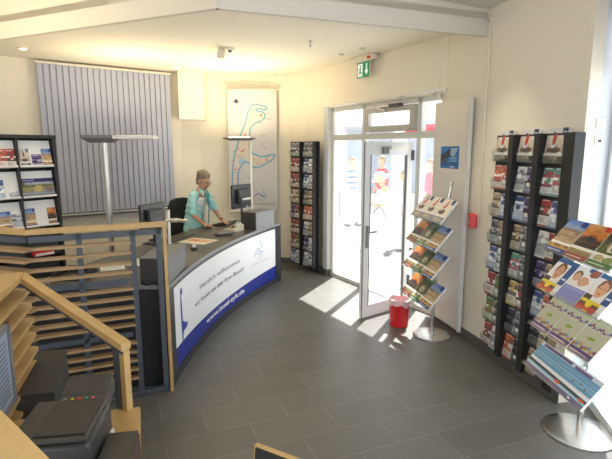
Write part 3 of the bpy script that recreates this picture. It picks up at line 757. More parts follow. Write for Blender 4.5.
# ================================================================== PEOPLE
def skin_geo(verts, edges, sub=2):
    me = bpy.data.meshes.new('sk'); me.from_pydata([tuple(v[0]) for v in verts], edges, [])
    o = bpy.data.objects.new('sk', me); COL.objects.link(o)
    md = o.modifiers.new('s', 'SKIN'); md.branch_smoothing = 0.6
    if not me.skin_vertices: me.skin_vertices.new()
    for i, v in enumerate(verts):
        r = v[1]; me.skin_vertices[0].data[i].radius = r if isinstance(r, tuple) else (r, r)
        me.skin_vertices[0].data[i].use_root = (i == 0)
    if sub: ms = o.modifiers.new('u', 'SUBSURF'); ms.levels = sub
    dg = bpy.context.evaluated_depsgraph_get(); dg.update()
    m2 = bpy.data.meshes.new_from_object(o.evaluated_get(dg))
    vs = [tuple(v.co) for v in m2.vertices]; fs = [list(p.vertices) for p in m2.polygons]
    bpy.data.objects.remove(o); bpy.data.meshes.remove(me); bpy.data.meshes.remove(m2)
    return vs, fs
def chain(mb, pts, m='skin', sub=2):
    vs, fs = skin_geo(pts, [(i, i + 1) for i in range(len(pts) - 1)], sub); mb.poly(vs, fs, m)
def fused(mb, name, m, voxel, parent, smooth_it=4):
    o = mb.build('tmp'); md = o.modifiers.new('r', 'REMESH'); md.mode = 'VOXEL'; md.voxel_size = voxel
    sm = o.modifiers.new('s', 'SMOOTH'); sm.iterations = smooth_it; sm.factor = .5
    dg = bpy.context.evaluated_depsgraph_get(); dg.update()
    me = bpy.data.meshes.new_from_object(o.evaluated_get(dg)); bpy.data.objects.remove(o)
    me.name = name; me.materials.clear(); me.materials.append(M[m] if isinstance(m, str) else m)
    me.polygons.foreach_set('material_index', [0] * len(me.polygons))
    me.polygons.foreach_set('use_smooth', [True] * len(me.polygons))
    o = bpy.data.objects.new(name, me); COL.objects.link(o); o.parent = parent
    return o
def frame(F, U):
    F = F.normalized(); L = U.cross(F).normalized(); return F, L, F.cross(L)

def make_hand(mb, wrist, dirv, palm_n, side, curl=.5, s=1.0):
    """hand: palm + five separate fingers; dirv towards the fingertips, palm_n out of the palm, side=+1 when the thumb lies to dirv x palm_n"""
    d = dirv.normalized(); n = (palm_n - d * palm_n.dot(d)).normalized(); w = d.cross(n) * side   # w points to the thumb side
    pc = wrist + d * .05 * s
    q = Matrix((w, d, n)).transposed()
    mb.bbox(pc, (.078 * s, .095 * s, .028 * s), 'skin', .012, q, 3)
    chain(mb, [(wrist - d * .03, .024 * s), (wrist + d * .02, .022 * s), (wrist + d * .05 * s, .02 * s)])
    for k, (off, ln) in enumerate(((.029, .072), (.010, .080), (-.010, .074), (-.029, .058))):
        p = wrist + d * .085 * s + w * off * s; a = .15; pts = [(p - d * .02, .0095 * s)]
        for seg, fr in ((.45, .0095), (.30, .0085), (.25, .0075)):
            dd = d * math.cos(a) + n * math.sin(a); p = p + dd * ln * seg * s; pts.append((p, fr * s)); a += curl
        chain(mb, pts)
    p = wrist + d * .025 * s + w * .03 * s; dd = (d * .55 + w * .8 + n * .25).normalized(); pts = [(p - dd * .015, .012 * s)]
    for seg, fr, kx in ((.036, .0115, 0), (.03, .010, .35)):
        dd = (dd + d * kx + n * kx * .3).normalized(); p = p + dd * seg * s; pts.append((p, fr * s))
    chain(mb, pts)

def make_head(mb, c, F, U, s=1.0):
    """c = centre of the skull; F gaze, U up of the head"""
    F, L, U = frame(F, U)
    q = Matrix((F, L, U)).transposed(); qe = q.to_4x4()
    def E(f, l, u, r, seg=20):
        bm = bmesh.new(); bmesh.ops.create_uvsphere(bm, u_segments=seg, v_segments=seg // 2 + 2, radius=1)
        mb.bm(bm, 'skin', Matrix.Translation(c + (F * f + L * l + U * u) * s) @ qe @ Matrix.Diagonal((r[0] * s, r[1] * s, r[2] * s, 1)))
    E(-.008, 0, .018, (.092, .074, .092)); E(.022, 0, -.045, (.066, .056, .068)); E(.052, 0, -.088, (.030, .032, .024))
    for l in (-1, 1):
        E(.066, l * .032, -.030, (.024, .024, .022)); E(-.005, l * .074, -.012, (.018, .009, .030), 10); E(.082, l * .026, .022, (.010, .024, .007), 10)
    chain(mb, [(c + (F * .078 + U * .012) * s, .009 * s), (c + (F * .098 - U * .018) * s, .011 * s), (c + (F * .094 - U * .030) * s, .012 * s)])
    for l in (-1, 1): E(.088, l * .011, -.031, (.009, .009, .008), 8)
    return F, L, U
def make_face(parent, c, F, L, U, s=1.0, specs=False):
    q = Matrix((F, L, U)).transposed()
    for l in (-1, 1):
        mb = MB(); p = c + (F * .080 + L * l * .030 + U * .004) * s
        mb.ell((0, 0, 0), (.010 * s, .013 * s, .008 * s), 'white', seg=12); mb.ell((.006 * s, 0, 0), (.0055 * s, .006 * s, .006 * s), 'dark', seg=10)
        e = mb.build('eye', parent, smooth=True); e.matrix_local = Matrix.Translation(p) @ q.to_4x4()
    mb = MB(); mb.ell((0, 0, .003 * s), (.006 * s, .024 * s, .005 * s), mat_lip); mb.ell((0, 0, -.004 * s), (.007 * s, .020 * s, .005 * s), mat_lip)
    o = mb.build('mouth', parent, smooth=True); o.matrix_local = Matrix.Translation(c + (F * .083 - U * .058) * s) @ q.to_4x4()
    if specs:
        mb = MB()
        for l in (-1, 1):
            ring = [(.096, l * .031 + .021 * math.cos(a * PI / 8), .004 + .016 * math.sin(a * PI / 8)) for a in range(17)]
            mb.tube([V(r) * s for r in ring], .0016, 'gasket', 6); mb.tube([V((.096, l * .052, .008)) * s, V((.0, l * .078, .004)) * s], .0014, 'gasket', 6)
        mb.tube([V((.098, -.010, .008)) * s, V((.098, .010, .008)) * s], .0016, 'gasket', 6)
        o = mb.build('glasses', parent, smooth=True); o.matrix_local = Matrix.Translation(c) @ q.to_4x4()
mat_lip = mat('lips', (.50, .20, .17), .45, noise=.05)

# --- the woman at the counter: f = forward, l = her left, z up
Fw = V((.93, -.36, 0)).normalized(); Lw = V((-Fw.y, Fw.x, 0)); ROOT = V((-1.575, 6.83, 0))
def W(f, l, z): return Fw * f + Lw * l + V((0, 0, z))
wo = thing('person', 'woman in an open aqua shirt standing at the counter with her hands at the keyboard', 'person', tuple(ROOT))
mb = MB()
body = [(W(-.06, 0, .90), (.135, .105)), (W(-.045, 0, 1.02), (.120, .090)), (W(-.02, 0, 1.16), (.135, .095)), (W(.025, 0, 1.30), (.145, .10)), (W(.055, 0, 1.385), (.09, .07)), (W(.075, 0, 1.43), .058), (W(.09, 0, 1.47), .055)]
vs, fs = skin_geo(body, [(i, i + 1) for i in range(6)]); mb.poly(vs, fs, 'skin')
SH = {-1: W(.045, -.165, 1.345), 1: W(.055, .165, 1.345)}
EL = {-1: W(.06, -.215, 1.085), 1: W(.15, .22, 1.11)}
WR = {-1: W(.215, -.185, .955), 1: W(.305, .16, .965)}
for s in (-1, 1):
    chain(mb, [(W(.04, s * .05, 1.35), .065), (SH[s], .052), ((SH[s] + EL[s]) / 2, .044), (EL[s], .037), ((EL[s] + WR[s]) / 2, .033), (WR[s], .024)])
    hd = (WR[s] - EL[s]); hd.z *= .25
    make_hand(mb, WR[s], hd, V((0, 0, -1)), -1 if s < 0 else 1, .28, .92)
    chain(mb, [(W(-.05, s * .08, .92), .11), (W(-.04, s * .095, .50), .068), (W(-.03, s * .095, .44), .06), (W(-.06, s * .1, .10), .042), (W(-.05, s * .1, .05), .04)])
    chain(mb, [(W(-.07, s * .1, .05), .038), (W(.03, s * .1, .035), .034), (W(.12, s * .11, .028), .026)])
HC = W(.115, -.0, 1.545); HF = (Fw * .93 - Lw * .12 + V((0, 0, -.34)))
HFn, HL, HU = make_head(mb, HC, HF, V((0, 0, 1)) + Fw * .3, 1.08)
fused(mb, 'body', 'skin', .0065, wo, 3)
make_face(wo, HC, HFn, HL, HU, 1.08, True)
# hair: short, tousled, greying blond
mb = MB(); rr = random.Random(3)
q4 = Matrix((HFn, HL, HU)).transposed().to_4x4()
def hl(f, l, u, r):
    bm = bmesh.new(); bmesh.ops.create_icosphere(bm, subdivisions=2, radius=1)
    mb.bm(bm, 'hair', Matrix.Translation(HC + HFn * f + HL * l + HU * u) @ q4 @ Matrix.Diagonal((*r, 1)))
hl(-.026, 0, .045, (.102, .090, .088)); hl(-.055, 0, -.01, (.055, .072, .075)); hl(.035, 0, .088, (.05, .06, .032)); hl(-.07, 0, -.055, (.03, .045, .035))
for k in range(90):
    a = rr.uniform(0, 2 * PI); t = rr.uniform(0, 1.15)
    f, l, u = -.022 + .092 * math.sin(t) * math.cos(a), .083 * math.sin(t) * math.sin(a), .045 + .085 * math.cos(t)
    if f > .05 and u < .07: continue
    hl(f, l, u, (.022 + rr.random() * .014, .015, .02 + rr.random() * .012))
fused(mb, 'hair', 'hair', .006, wo, 1)
# white undershirt
mb = MB(); vs, fs = skin_geo([(W(-.045, 0, .95), (.145, .112)), (W(-.035, 0, 1.02), (.133, .103)), (W(-.01, 0, 1.16), (.145, .106)), (W(.035, 0, 1.29), (.145, .108)), (W(.05, 0, 1.345), (.11, .085))], [(i, i + 1) for i in range(4)]); mb.poly(vs, fs, 'vest')
fused(mb, 'undershirt', 'vest', .009, wo, 3)
# trousers
mb = MB()
for s in (-1, 1): chain(mb, [(W(-.06, s * .045, .93), .10), (W(-.055, s * .07, .85), .11), (W(-.04, s * .095, .50), .082), (W(-.055, s * .1, .10), .062)])
fused(mb, 'trousers', 'trouser', .012, wo, 3)
for s in (-1, 1):
    mb = MB(); chain(mb, [(W(-.09, s * .1, .045), .044), (W(.03, s * .1, .038), .042), (W(.14, s * .112, .03), .034)]); fused(mb, 'shoe', 'dark', .007, wo, 2)
# shirt: body shell open at the front + sleeves rolled to the elbow
mb = MB()
sh = [(W(-.075, 0, .70), (.195, .165)), (W(-.07, 0, .86), (.185, .155)), (W(-.06, 0, 1.00), (.168, .142)), (W(-.035, 0, 1.15), (.166, .135)), (W(.005, 0, 1.29), (.162, .125)), (W(.03, 0, 1.375), (.11, .095)), (W(.055, 0, 1.42), (.078, .07))]
vs, fs = skin_geo(sh, [(i, i + 1) for i in range(6)]); mb.poly(vs, fs, 'shirt')
for s in (-1, 1):
    chain(mb, [(W(.03, s * .07, 1.345), .080), (SH[s] + V((0, 0, .005)), .070), ((SH[s] + EL[s]) / 2, .064), (EL[s] * .85 + SH[s] * .15, .061), (EL[s] + (WR[s] - EL[s]) * .14, .056)])
so = fused(mb, 'shirt', 'shirt', .010, wo, 2)
me = so.data; bmx = bmesh.new(); bmx.from_mesh(me)     # cut the opening down the front, leave a V neck
kill = []
for v in bmx.verts:
    p = v.co; f, l = p.dot(Fw), p.dot(Lw)
    op = .014 + .045 * max(0, min(1, (p.z - 1.08) / .27))
    if f > .0 and p.z < 1.44 and (-op * .7 < l - .01 < op) and p.z > .80: kill.append(v)
    elif p.z > 1.405 and (Vector((f - .07, l)).length < .075): kill.append(v)
bmesh.ops.delete(bmx, geom=kill, context='VERTS')
for v in bmx.verts:   # soft folds
    v.co += v.normal * .004 * math.sin(v.co.z * 70 + v.co.x * 35 + v.co.y * 22)
bmx.to_mesh(me); bmx.free()
sd = so.modifiers.new('cloth', 'SOLIDIFY'); sd.thickness = .006; sd.offset = -1
# collar and placket of the shirt (teal side shows)
mb = MB()
for s in (-1, 1):
    pts = [(.075, s * .045, 1.455), (.155, s * .05, 1.40), (.17, s * .075, 1.33), (.10, s * .085, 1.41)]
    P = [W(*p) for p in pts]; P2 = [p + Fw * -.008 + V((0, 0, -.004)) for p in P]
    mb.poly(P + P2, [(0, 1, 2, 3), (7, 6, 5, 4), (0, 4, 5, 1), (1, 5, 6, 2), (2, 6, 7, 3), (3, 7, 4, 0)], 'shirt')
mb.build('collar', wo)
mb = MB()
for k in range(8):
    z0 = .84 + k * .065; z1 = z0 + .066
    def fr(z): return .165 + .03 * math.sin((z - .84) * 3.2) - max(0, z - 1.22) * .05
    a = [W(fr(z0) - .02, .03, z0), W(fr(z0) - .055, .105, z0), W(fr(z1) - .055, .11, z1), W(fr(z1) - .02, .035, z1)]
    b = [p - Fw * .006 for p in a]
    mb.poly(a + b, [(0, 1, 2, 3), (7, 6, 5, 4), (0, 4, 5, 1), (1, 5, 6, 2), (2, 6, 7, 3), (3, 7, 4, 0)], 'shirt2')
mb.build('shirt_front', wo)
mb = MB(); c_ = WR[1] - (WR[1] - EL[1]).normalized() * .02
mb.ell((0, 0, 0), (.028, .028, .012), 'dark', seg=16); o = mb.build('wristwatch', wo, smooth=True)
o.matrix_local = Matrix.Translation(c_) @ (WR[1] - EL[1]).to_track_quat('Z', 'Y').to_matrix().to_4x4()

# --- passers-by outside
def passer(x, y, rz, h, top, legs, lab, lean=0.0, hairc='hair', hat=None, arms='down', voxel=.016, wide=1.0):
    t = thing('person', lab, 'person', (x, y, 0), rz)
    k = h / 1.72; P = lambda f, l, z: V((f + lean * max(0, z - .9), l * wide, z)) * k
    mb = MB()
    vs, fs = skin_geo([(P(0, 0, .92), (.14 * k, .11 * k)), (P(0, 0, 1.15), (.13 * k, .10 * k)), (P(0, 0, 1.38), (.12 * k, .09 * k)), (P(.01, 0, 1.48), .052 * k), (P(.02, 0, 1.54), .05 * k)], [(0, 1), (1, 2), (2, 3), (3, 4)]); mb.poly(vs, fs, 'skin')
    WRS = {}
    for s in (-1, 1):
        shd = P(0, s * .17, 1.40)
        el = P(.02, s * .24, 1.12) if arms == 'down' else P(.12, s * .22, 1.14)
        wr = P(.06, s * .24, .88) if arms == 'down' else P(.33, s * .15, 1.12)
        chain(mb, [(P(0, s * .08, 1.38), .06 * k), (shd, .05 * k), (el, .038 * k), (wr, .025 * k)], sub=1); WRS[s] = (shd, el, wr)
        make_hand(mb, wr, wr - el, V((0, -s, 0)), -s, .35, .95 * k)
        st = .10 * s
        chain(mb, [(P(0, s * .08, .92), .10 * k), (P(st + .03, s * .09, .50), .062 * k), (P(st, s * .09, .09), .042 * k)], sub=1)
        chain(mb, [(P(st - .04, s * .09, .05), .038 * k), (P(st + .13, s * .1, .03), .03 * k)], sub=1)
    hc = P(.035, 0, 1.62); hf, hL, hU = make_head(mb, hc, V((1, 0, -.15 - lean)), V((0, 0, 1)), k)
    fused(mb, 'body', 'skin', voxel * .55, t, 2)
    make_face(t, hc, hf, hL, hU, k)
    mb = MB(); qq = Matrix((hf, hL, hU)).transposed().to_4x4()
    for f, l, u, r in ((-.022, 0, .042, (.094, .083, .080)), (-.055, 0, -.02, (.055, .072, .075))):
        bm = bmesh.new(); bmesh.ops.create_icosphere(bm, subdivisions=3, radius=1); mb.bm(bm, 'hair', Matrix.Translation(hc + (hf * f + hL * l + hU * u) * k) @ qq @ Matrix.Diagonal((*(V(r) * k), 1)))
    fused(mb, 'hair', hairc, .012, t, 2)
    mb = MB(); vs, fs = skin_geo([(P(0, 0, .86), (.175 * k, .14 * k)), (P(0, 0, 1.1), (.16 * k, .13 * k)), (P(0, 0, 1.36), (.155 * k, .115 * k)), (P(0, 0, 1.43), (.085 * k, .075 * k))], [(0, 1), (1, 2), (2, 3)]); mb.poly(vs, fs, 'shirt')
    for s in (-1, 1):
        shd, el, wr = WRS[s]; chain(mb, [(P(0, s * .08, 1.37), .075 * k), (shd, .066 * k), (el, .055 * k), (el * .4 + wr * .6, .046 * k)], sub=1)
    fused(mb, 'jacket', top, voxel, t, 3)
    mb = MB()
    for s in (-1, 1): chain(mb, [(P(0, s * .07, .93), .125 * k), (P(.1 * s + .03, s * .09, .50), .085 * k), (P(.1 * s, s * .09, .09), .065 * k)], sub=1)
    fused(mb, 'trousers', legs, voxel, t, 3)
    for s in (-1, 1):
        mb = MB(); mb.ell(P(.1 * s + .05, s * .095, .04), (.13 * k, .05 * k, .045 * k), 'gasket'); mb.build('shoe', t, smooth=True)
    if hat:
        mb = MB(); mb.lathe([(.17, 0), (.175, .008), (.10, .02), (.095, .09), (.06, .12), (.001, .125)], (0, 0, 0), hat, 28)
        o = mb.build('hat', t, smooth=True); o.matrix_local = Matrix.Translation(hc + hU * .05 * k - hf * .01) @ qq
    return t
M['whitecloth'] = mat('white_cloth', (.78, .78, .78), .85, noise=.04)
M['greycloth'] = mat('pale_grey_cloth', (.42, .44, .50), .85, noise=.08)
M['redcloth'] = mat('red_cloth', (.62, .06, .09), .85, noise=.06)
M['straw'] = mat('straw_hat', (.72, .45, .34), .8, noise=.15, nscale=50)
def stripes(name, a, b, sc):
    m = mat(name, a, .85); nt = m.node_tree; tc = nt.nodes.new('ShaderNodeTexCoord'); w = nt.nodes.new('ShaderNodeTexWave'); w.bands_direction = 'Z'; w.inputs['Scale'].default_value = sc
    r = nt.nodes.new('ShaderNodeValToRGB'); r.color_ramp.interpolation = 'CONSTANT'; r.color_ramp.elements[0].color = (*a, 1); r.color_ramp.elements[1].position = .5; r.color_ramp.elements[1].color = (*b, 1)
    nt.links.new(tc.outputs['Object'], w.inputs['Vector']); nt.links.new(w.outputs['Fac'], r.inputs[0]); nt.links.new(r.outputs[0], nt.nodes['Principled BSDF'].inputs['Base Color']); return m
M['stripe'] = stripes('blue_white_striped_cloth', (.10, .16, .42), (.72, .74, .8), 2.2)
passer(1.17, 12.2, R(-30), 1.78, 'stripe', 'whitecloth', 'passer-by in a blue and white striped jumper outside the left sidelight')
passer(2.02, 12.6, R(200), 1.80, 'redcloth', 'greycloth', 'passer-by in a red top outside seen through the door glass')
passer(1.62, 8.9, R(205), 1.50, 'whitecloth', 'whitecloth', 'stooping person in white with a straw hat just outside the door', lean=.35, hat='straw', arms='fwd', wide=1.1)
passer(1.95, 9.15, R(170), 1.58, 'greycloth', 'greycloth', 'person in a pale grey coat close behind the straw hat outside', lean=.05)
passer(2.95, 11.2, R(150), 1.75, 'redcloth', 'trouser', 'passer-by in red outside the narrow right sidelight')
bg = thing('shoulder_bag', 'grey shoulder bag held low by the person in white outside', 'bag', (1.33, 8.55, .42), R(20))
mb = MB(); mb.bbox((0, 0, .16), (.30, .13, .32), M['greycloth'], .05, seg=4); mb.build('bag_body', bg, smooth=True)
mb = MB(); mb.tube([(-.11, 0, .30), (-.10, 0, .46), (0, 0, .53), (.10, 0, .46), (.11, 0, .30)], .010, 'gasket', 8); mb.build('strap', bg, smooth=True)

# ================================================================== PRINTED COVERS
def jit(c, r, a=.08): k = 1 + r.uniform(-a, a) * 1.0; return tuple(max(0, min(1, x * k)) for x in c)
def photo(u0, v0, u1, v1, pal, r, nx=5, ny=5):
    out = []
    for j in range(ny):
        for i in range(nx):
            base = pal[min(len(pal) - 1, int(j / ny * len(pal) + r.uniform(-.35, .35)))] if True else pal[0]
            out.append((rect(u0 + (u1 - u0) * i / nx, v0 + (v1 - v0) * j / ny, u0 + (u1 - u0) * (i + 1) / nx, v0 + (v1 - v0) * (j + 1) / ny), jit(base, r, .15)))
    return out
def blob(u, v, ru, rv, col, r, n=10):
    return ([(u + ru * math.cos(2 * PI * k / n) * r.uniform(.85, 1.1), v + rv * math.sin(2 * PI * k / n) * r.uniform(.85, 1.1)) for k in range(n)], col)
def lines(u0, v1, w, n, r, col=(.25, .25, .28), dv=.035, h=.012):
    return [(rect(u0, v1 - k * dv, u0 + w * r.uniform(.6, 1), v1 - k * dv + h), col) for k in range(n)]
def cover(style, seed):
    r = random.Random(seed); H = hexc
    if style == 'coast':      # sandy picture, red coat figure on a rock, blue tab
        return [(rect(0, 0, 1, 1), H('d8d3c8')), (rect(0, .78, 1, 1), H('cfd2d4'))] + photo(0, .3, 1, .78, [H('b8ac9c'), H('c9bfb0'), H('d2cbc0')], r, 7, 6) + \
            [blob(.42, .38, .34, .09, H('6a5a50'), r), blob(.45, .36, .22, .06, H('4e443e'), r), blob(.36, .52, .14, .10, H('c9cdd6'), r), blob(.38, .68, .10, .17, H('b5422e'), r), blob(.33, .86, .055, .045, H('6a4a3a'), r),
             (rect(.68, .80, .92, 1), H('27345e')), (rect(.72, .87, .88, .9), H('dfe3ee')), (rect(0, .22, 1, .27), H('f0efec')), (rect(0, 0, 1, .2), H('6f6a62')), (rect(.7, .05, .92, .17), H('3a3530'))] + photo(0, .02, .65, .2, [H('7f776c'), H('a39a8e')], r, 6, 2)
    if style == 'coastwide':
        return [(rect(0, 0, 1, 1), H('e6dccd')), (rect(0, 0, 1, .26), H('6f7f9b')), (rect(0, .26, 1, .30), H('efe9df')), blob(.25, .14, .11, .09, H('c9b48e'), r), blob(.5, .14, .11, .09, H('d0bb96'), r), blob(.76, .14, .10, .09, H('c2ab84'), r),
                blob(.42, .46, .30, .12, H('7a6558'), r), blob(.47, .44, .2, .07, H('55463c'), r), blob(.36, .62, .08, .12, H('b23a38'), r), blob(.44, .76, .09, .16, H('c2453f'), r), blob(.48, .92, .05, .04, H('6a4a3a'), r), blob(.3, .56, .12, .05, H('dfd3c6'), r),
                (rect(.68, .80, .95, .99), H('2b3c69'))]
    if style == 'sunset':
        return photo(0, .45, 1, 1, [H('5a3a2c'), H('a85c30'), H('c87c3c'), H('d08e4c'), H('c89868')], r, 6, 8) + photo(0, .34, 1, .5, [H('3a3230'), H('5a4638')], r, 7, 3) + [blob(.55, .58, .24, .09, H('3a3a44'), r), blob(.45, .62, .1, .05, H('2c2c34'), r), (rect(0, .24, 1, .34), H('f2efe8'))] + \
            photo(0, .10, 1, .26, [H('8a7a5a'), H('9c8c5c')], r, 7, 3) + [(rect(0, 0, 1, .12), H('a83a28')), (rect(.08, .04, .8, .07), H('f0d8cc')), (rect(.74, .86, 1, 1), H('c23a22'))]
    if style == 'thatch':
        return photo(0, .34, 1, 1, [H('5c6440'), H('4a5234'), H('3c442c'), H('4c563c')], r, 8, 8) + [blob(.5, .58, .28, .16, H('8a7a62'), r), blob(.5, .52, .18, .12, H('cfc6ae'), r), blob(.53, .5, .05, .06, H('3a3a34'), r), (rect(0, .25, 1, .34), H('f0eee6')), blob(.3, .22, .2, .08, H('b9a878'), r), blob(.7, .2, .2, .09, H('7c8c4c'), r), (rect(0, 0, 1, .13), H('44783a')), (rect(.08, .04, .75, .07), H('dcecd6')), (rect(.74, .86, 1, 1), H('3c7a30'))]
    if style == 'basket':
        return photo(0, .72, 1, 1, [H('8aa0c8'), H('6f8cc4'), H('5f80c0')], r, 4, 4) + photo(0, .3, 1, .72, [H('c2a884'), H('a48a6c'), H('b89c7a'), H('8f7a64')], r, 9, 7) + [(rect(0, .24, 1, .31), H('f2efe8'))] + photo(0, .1, 1, .24, [H('c89a50'), H('8a6a44')], r, 8, 2) + [(rect(0, 0, 1, .12), H('2f4c9c')), (rect(.08, .04, .8, .07), H('dfe6f4')), (rect(.74, .82, .96, .98), H('2a4590'))]
    if style == 'portrait':
        o = [(rect(0, 0, 1, 1), H('e8e4e2')), (rect(.72, .3, 1, 1), H('2f568c')), (rect(0, .88, 1, 1), H('2f5f9c')), (rect(.76, .45, .96, .5), H('cfdcec')),
             blob(.42, .66, .24, .25, H('7a5236'), r), blob(.42, .60, .19, .22, H('d9a07e'), r, 14), blob(.35, .64, .03, .015, H('4a342a'), r), blob(.50, .64, .03, .015, H('4a342a'), r), blob(.42, .50, .07, .02, H('b5604e'), r), (rect(0, .30, .3, .42), H('4a3830'))]
        return o + photo(0, .06, .8, .30, [H('c2402c'), H('6a4a3a'), H('d8c03c'), H('8a5a3a')], r, 7, 3) + [blob(.4, .2, .13, .1, H('e6cc2c'), r), (rect(0, 0, .8, .06), H('c8321e')), (rect(.3, .0, .55, .04), H('e8a02c'))]
    if style == 'portraitpair':
        return [(rect(0, 0, 1, 1), H('ece8ea')), (rect(0, 0, 1, .42), H('7f86c0')), (rect(.5, .9, 1, 1), H('3a5a9a')), blob(.22, .72, .18, .15, H('6a4a34'), r), blob(.24, .68, .14, .13, H('d8a68a'), r, 14), blob(.6, .62, .24, .14, H('d4a084'), r), blob(.8, .9, .2, .12, H('9a5a50'), r), (rect(.05, .35, .95, .38), H('9aa0d0'))]
    if style == 'cows':
        o = [(rect(0, 0, 1, 1), H('b6b69e')), (rect(0, 0, 1, .16), H('4f3a78')), (rect(.08, .06, .8, .09), H('a898c8'))]
        for k in range(9): o.append(blob(.08 + k * .105, .74 + .03 * math.sin(k * 1.7), .06, .05 + .02 * (k % 2), [H('5a4a8a'), H('8a4a5a'), H('6a5a9a'), H('a89a8a')][k % 4], r, 7))
        for k in range(9): o.append(blob(.10 + k * .105, .70 + .03 * math.sin(k * 1.7), .025, .03, H('ded8c8'), r, 6))
        o += [blob(.5, .48, .16, .035, H('7a9a2c'), r), blob(.42, .45, .08, .025, H('94a83c'), r)]
        for k in range(8): o.append(blob(.06 + k * .125, .21 + .03 * (k % 3), .07, .055, [H('9a6a4c'), H('6a8aa8'), H('b88a5c'), H('7a5a6a')][k % 4], r, 7))
        return o
    if style == 'panorama':
        o = [(rect(0, 0, 1, 1), H('b8c4d4')), (rect(0, .42, 1, .86), H('5f93b8')), (rect(0, .52, 1, .58), H('78a8c8')), (rect(0, .62, 1, .66), H('86b0cc')), (rect(0, .72, 1, .78), H('6c9cc0')), ([(0, .34), (1, .30), (1, .40), (0, .44)], H('dfe6ea')), ([(0, .26), (1, .20), (1, .29), (0, .34)], H('2a3a4a')), ([(0, .22), (1, .14), (1, .19), (0, .26)], H('8cc0d8')), (rect(0, 0, 1, .14), H('3f3a80'))]
        for u, v, w in ((.05, .88, .5), (.6, .86, .26)): o.append((rect(u, v, u + w, v + .09), H('5a4a74')))
        for u, v in ((.5, .56), (.7, .54), (.8, .6), (.88, .52)): o.append(blob(u, v, .012, .04, H('7a4a3c'), r, 6))
        for u in (.55, .93): o.append(blob(u, .22, .05, .05, H('c8603c'), r, 7))
        return o
    if style == 'landscape':
        return photo(0, .12, 1, .8, [H('8a8f9c'), H('8f8a5c'), H('6a6f4c'), H('9aa0b0')], r, 9, 5) + [(rect(0, .8, 1, 1), H('2a2f5c')), (rect(.05, .86, .4, .93), H('8a90b8')), (rect(0, 0, 1, .12), H('3a3f6c')), blob(.5, .45, .14, .2, H('b8a860'), r), blob(.85, .35, .12, .15, H('7a6a70'), r)]
    # generic leaflets
    pals = {'orange': ['d8632a', 'e8e4da', 'b84a24'], 'blue': ['35579c', '9db6d8', 'e2e8f0'], 'red': ['b02a2a', 'e4dcd6', '6a4a44'], 'green': ['4f8a3c', 'c8d8b8', '8a6a44'], 'sand': ['b89c74', 'd8ccb4', '6f5f4c'],
            'white': ['e4e6e8', 'c2c8d0', '8a94a4'], 'teal': ['5aa08c', 'dfe8e4', 'b04a5a'], 'grey': ['7c828a', 'b4b8bc', '4a5058'], 'purple': ['5a4a8c', 'b0a8cc', '2f2a50'], 'yellow': ['d8b43c', 'e8dcb0', '6a6a74'], 'dark': ['3a3f48', '6a7078', '24282e']}
    p = [H(x) for x in pals[style]]; p = [tuple(c * .72 + .28 * (sum(q) / 3) for c in q) for q in p]
    o = [(rect(0, 0, 1, 1), p[1]), (rect(0, .80, 1, 1), p[0]), (rect(.1, .88, .75, .93), tuple(min(1, c + .5) for c in p[0]))]
    a = r.uniform(.25, .4)
    o += photo(0, a, 1, .80, [jit(p[2], r, .3), jit(p[1], r, .2), jit(p[2], r, .3), p[0]], r, 4, 5)
    o += [blob(r.uniform(.3, .7), r.uniform(.5, .65), .25, .1, jit(p[0], r, .3), r), (rect(0, 0, 1, .07), p[0])] + lines(.1, a - .07, .75, 4, r, p[2], .05, .016)
    return o
def booklet(style, seed, w, h, t):
    """upright booklet: foot edge at z=0, cover facing -y"""
    mb = MB(); mb.box((0, t / 2, h / 2), (w, t, h), 'white')
    for k, (pts, col) in enumerate(cover(style, seed)):
        q = [(min(1, max(0, u)), min(1, max(0, v))) for u, v in pts]
        mb.face([((u - .5) * w, -.0006 - .00006 * k, v * h) for u, v in q], 'print', col)
    return mb
LIB = {}
def put_booklet(name, style, seed, w, h, t, M4, lab, cat, group):
    key = (style, seed, round(w, 3), round(h, 3), round(t, 4))
    if key in LIB:
        o = LIB[key].copy(); COL.objects.link(o); o.name = name
    else: o = booklet(style, seed, w, h, t).build(name); LIB[key] = o
    o.matrix_world = M4; tag(o, lab, cat, group); return o

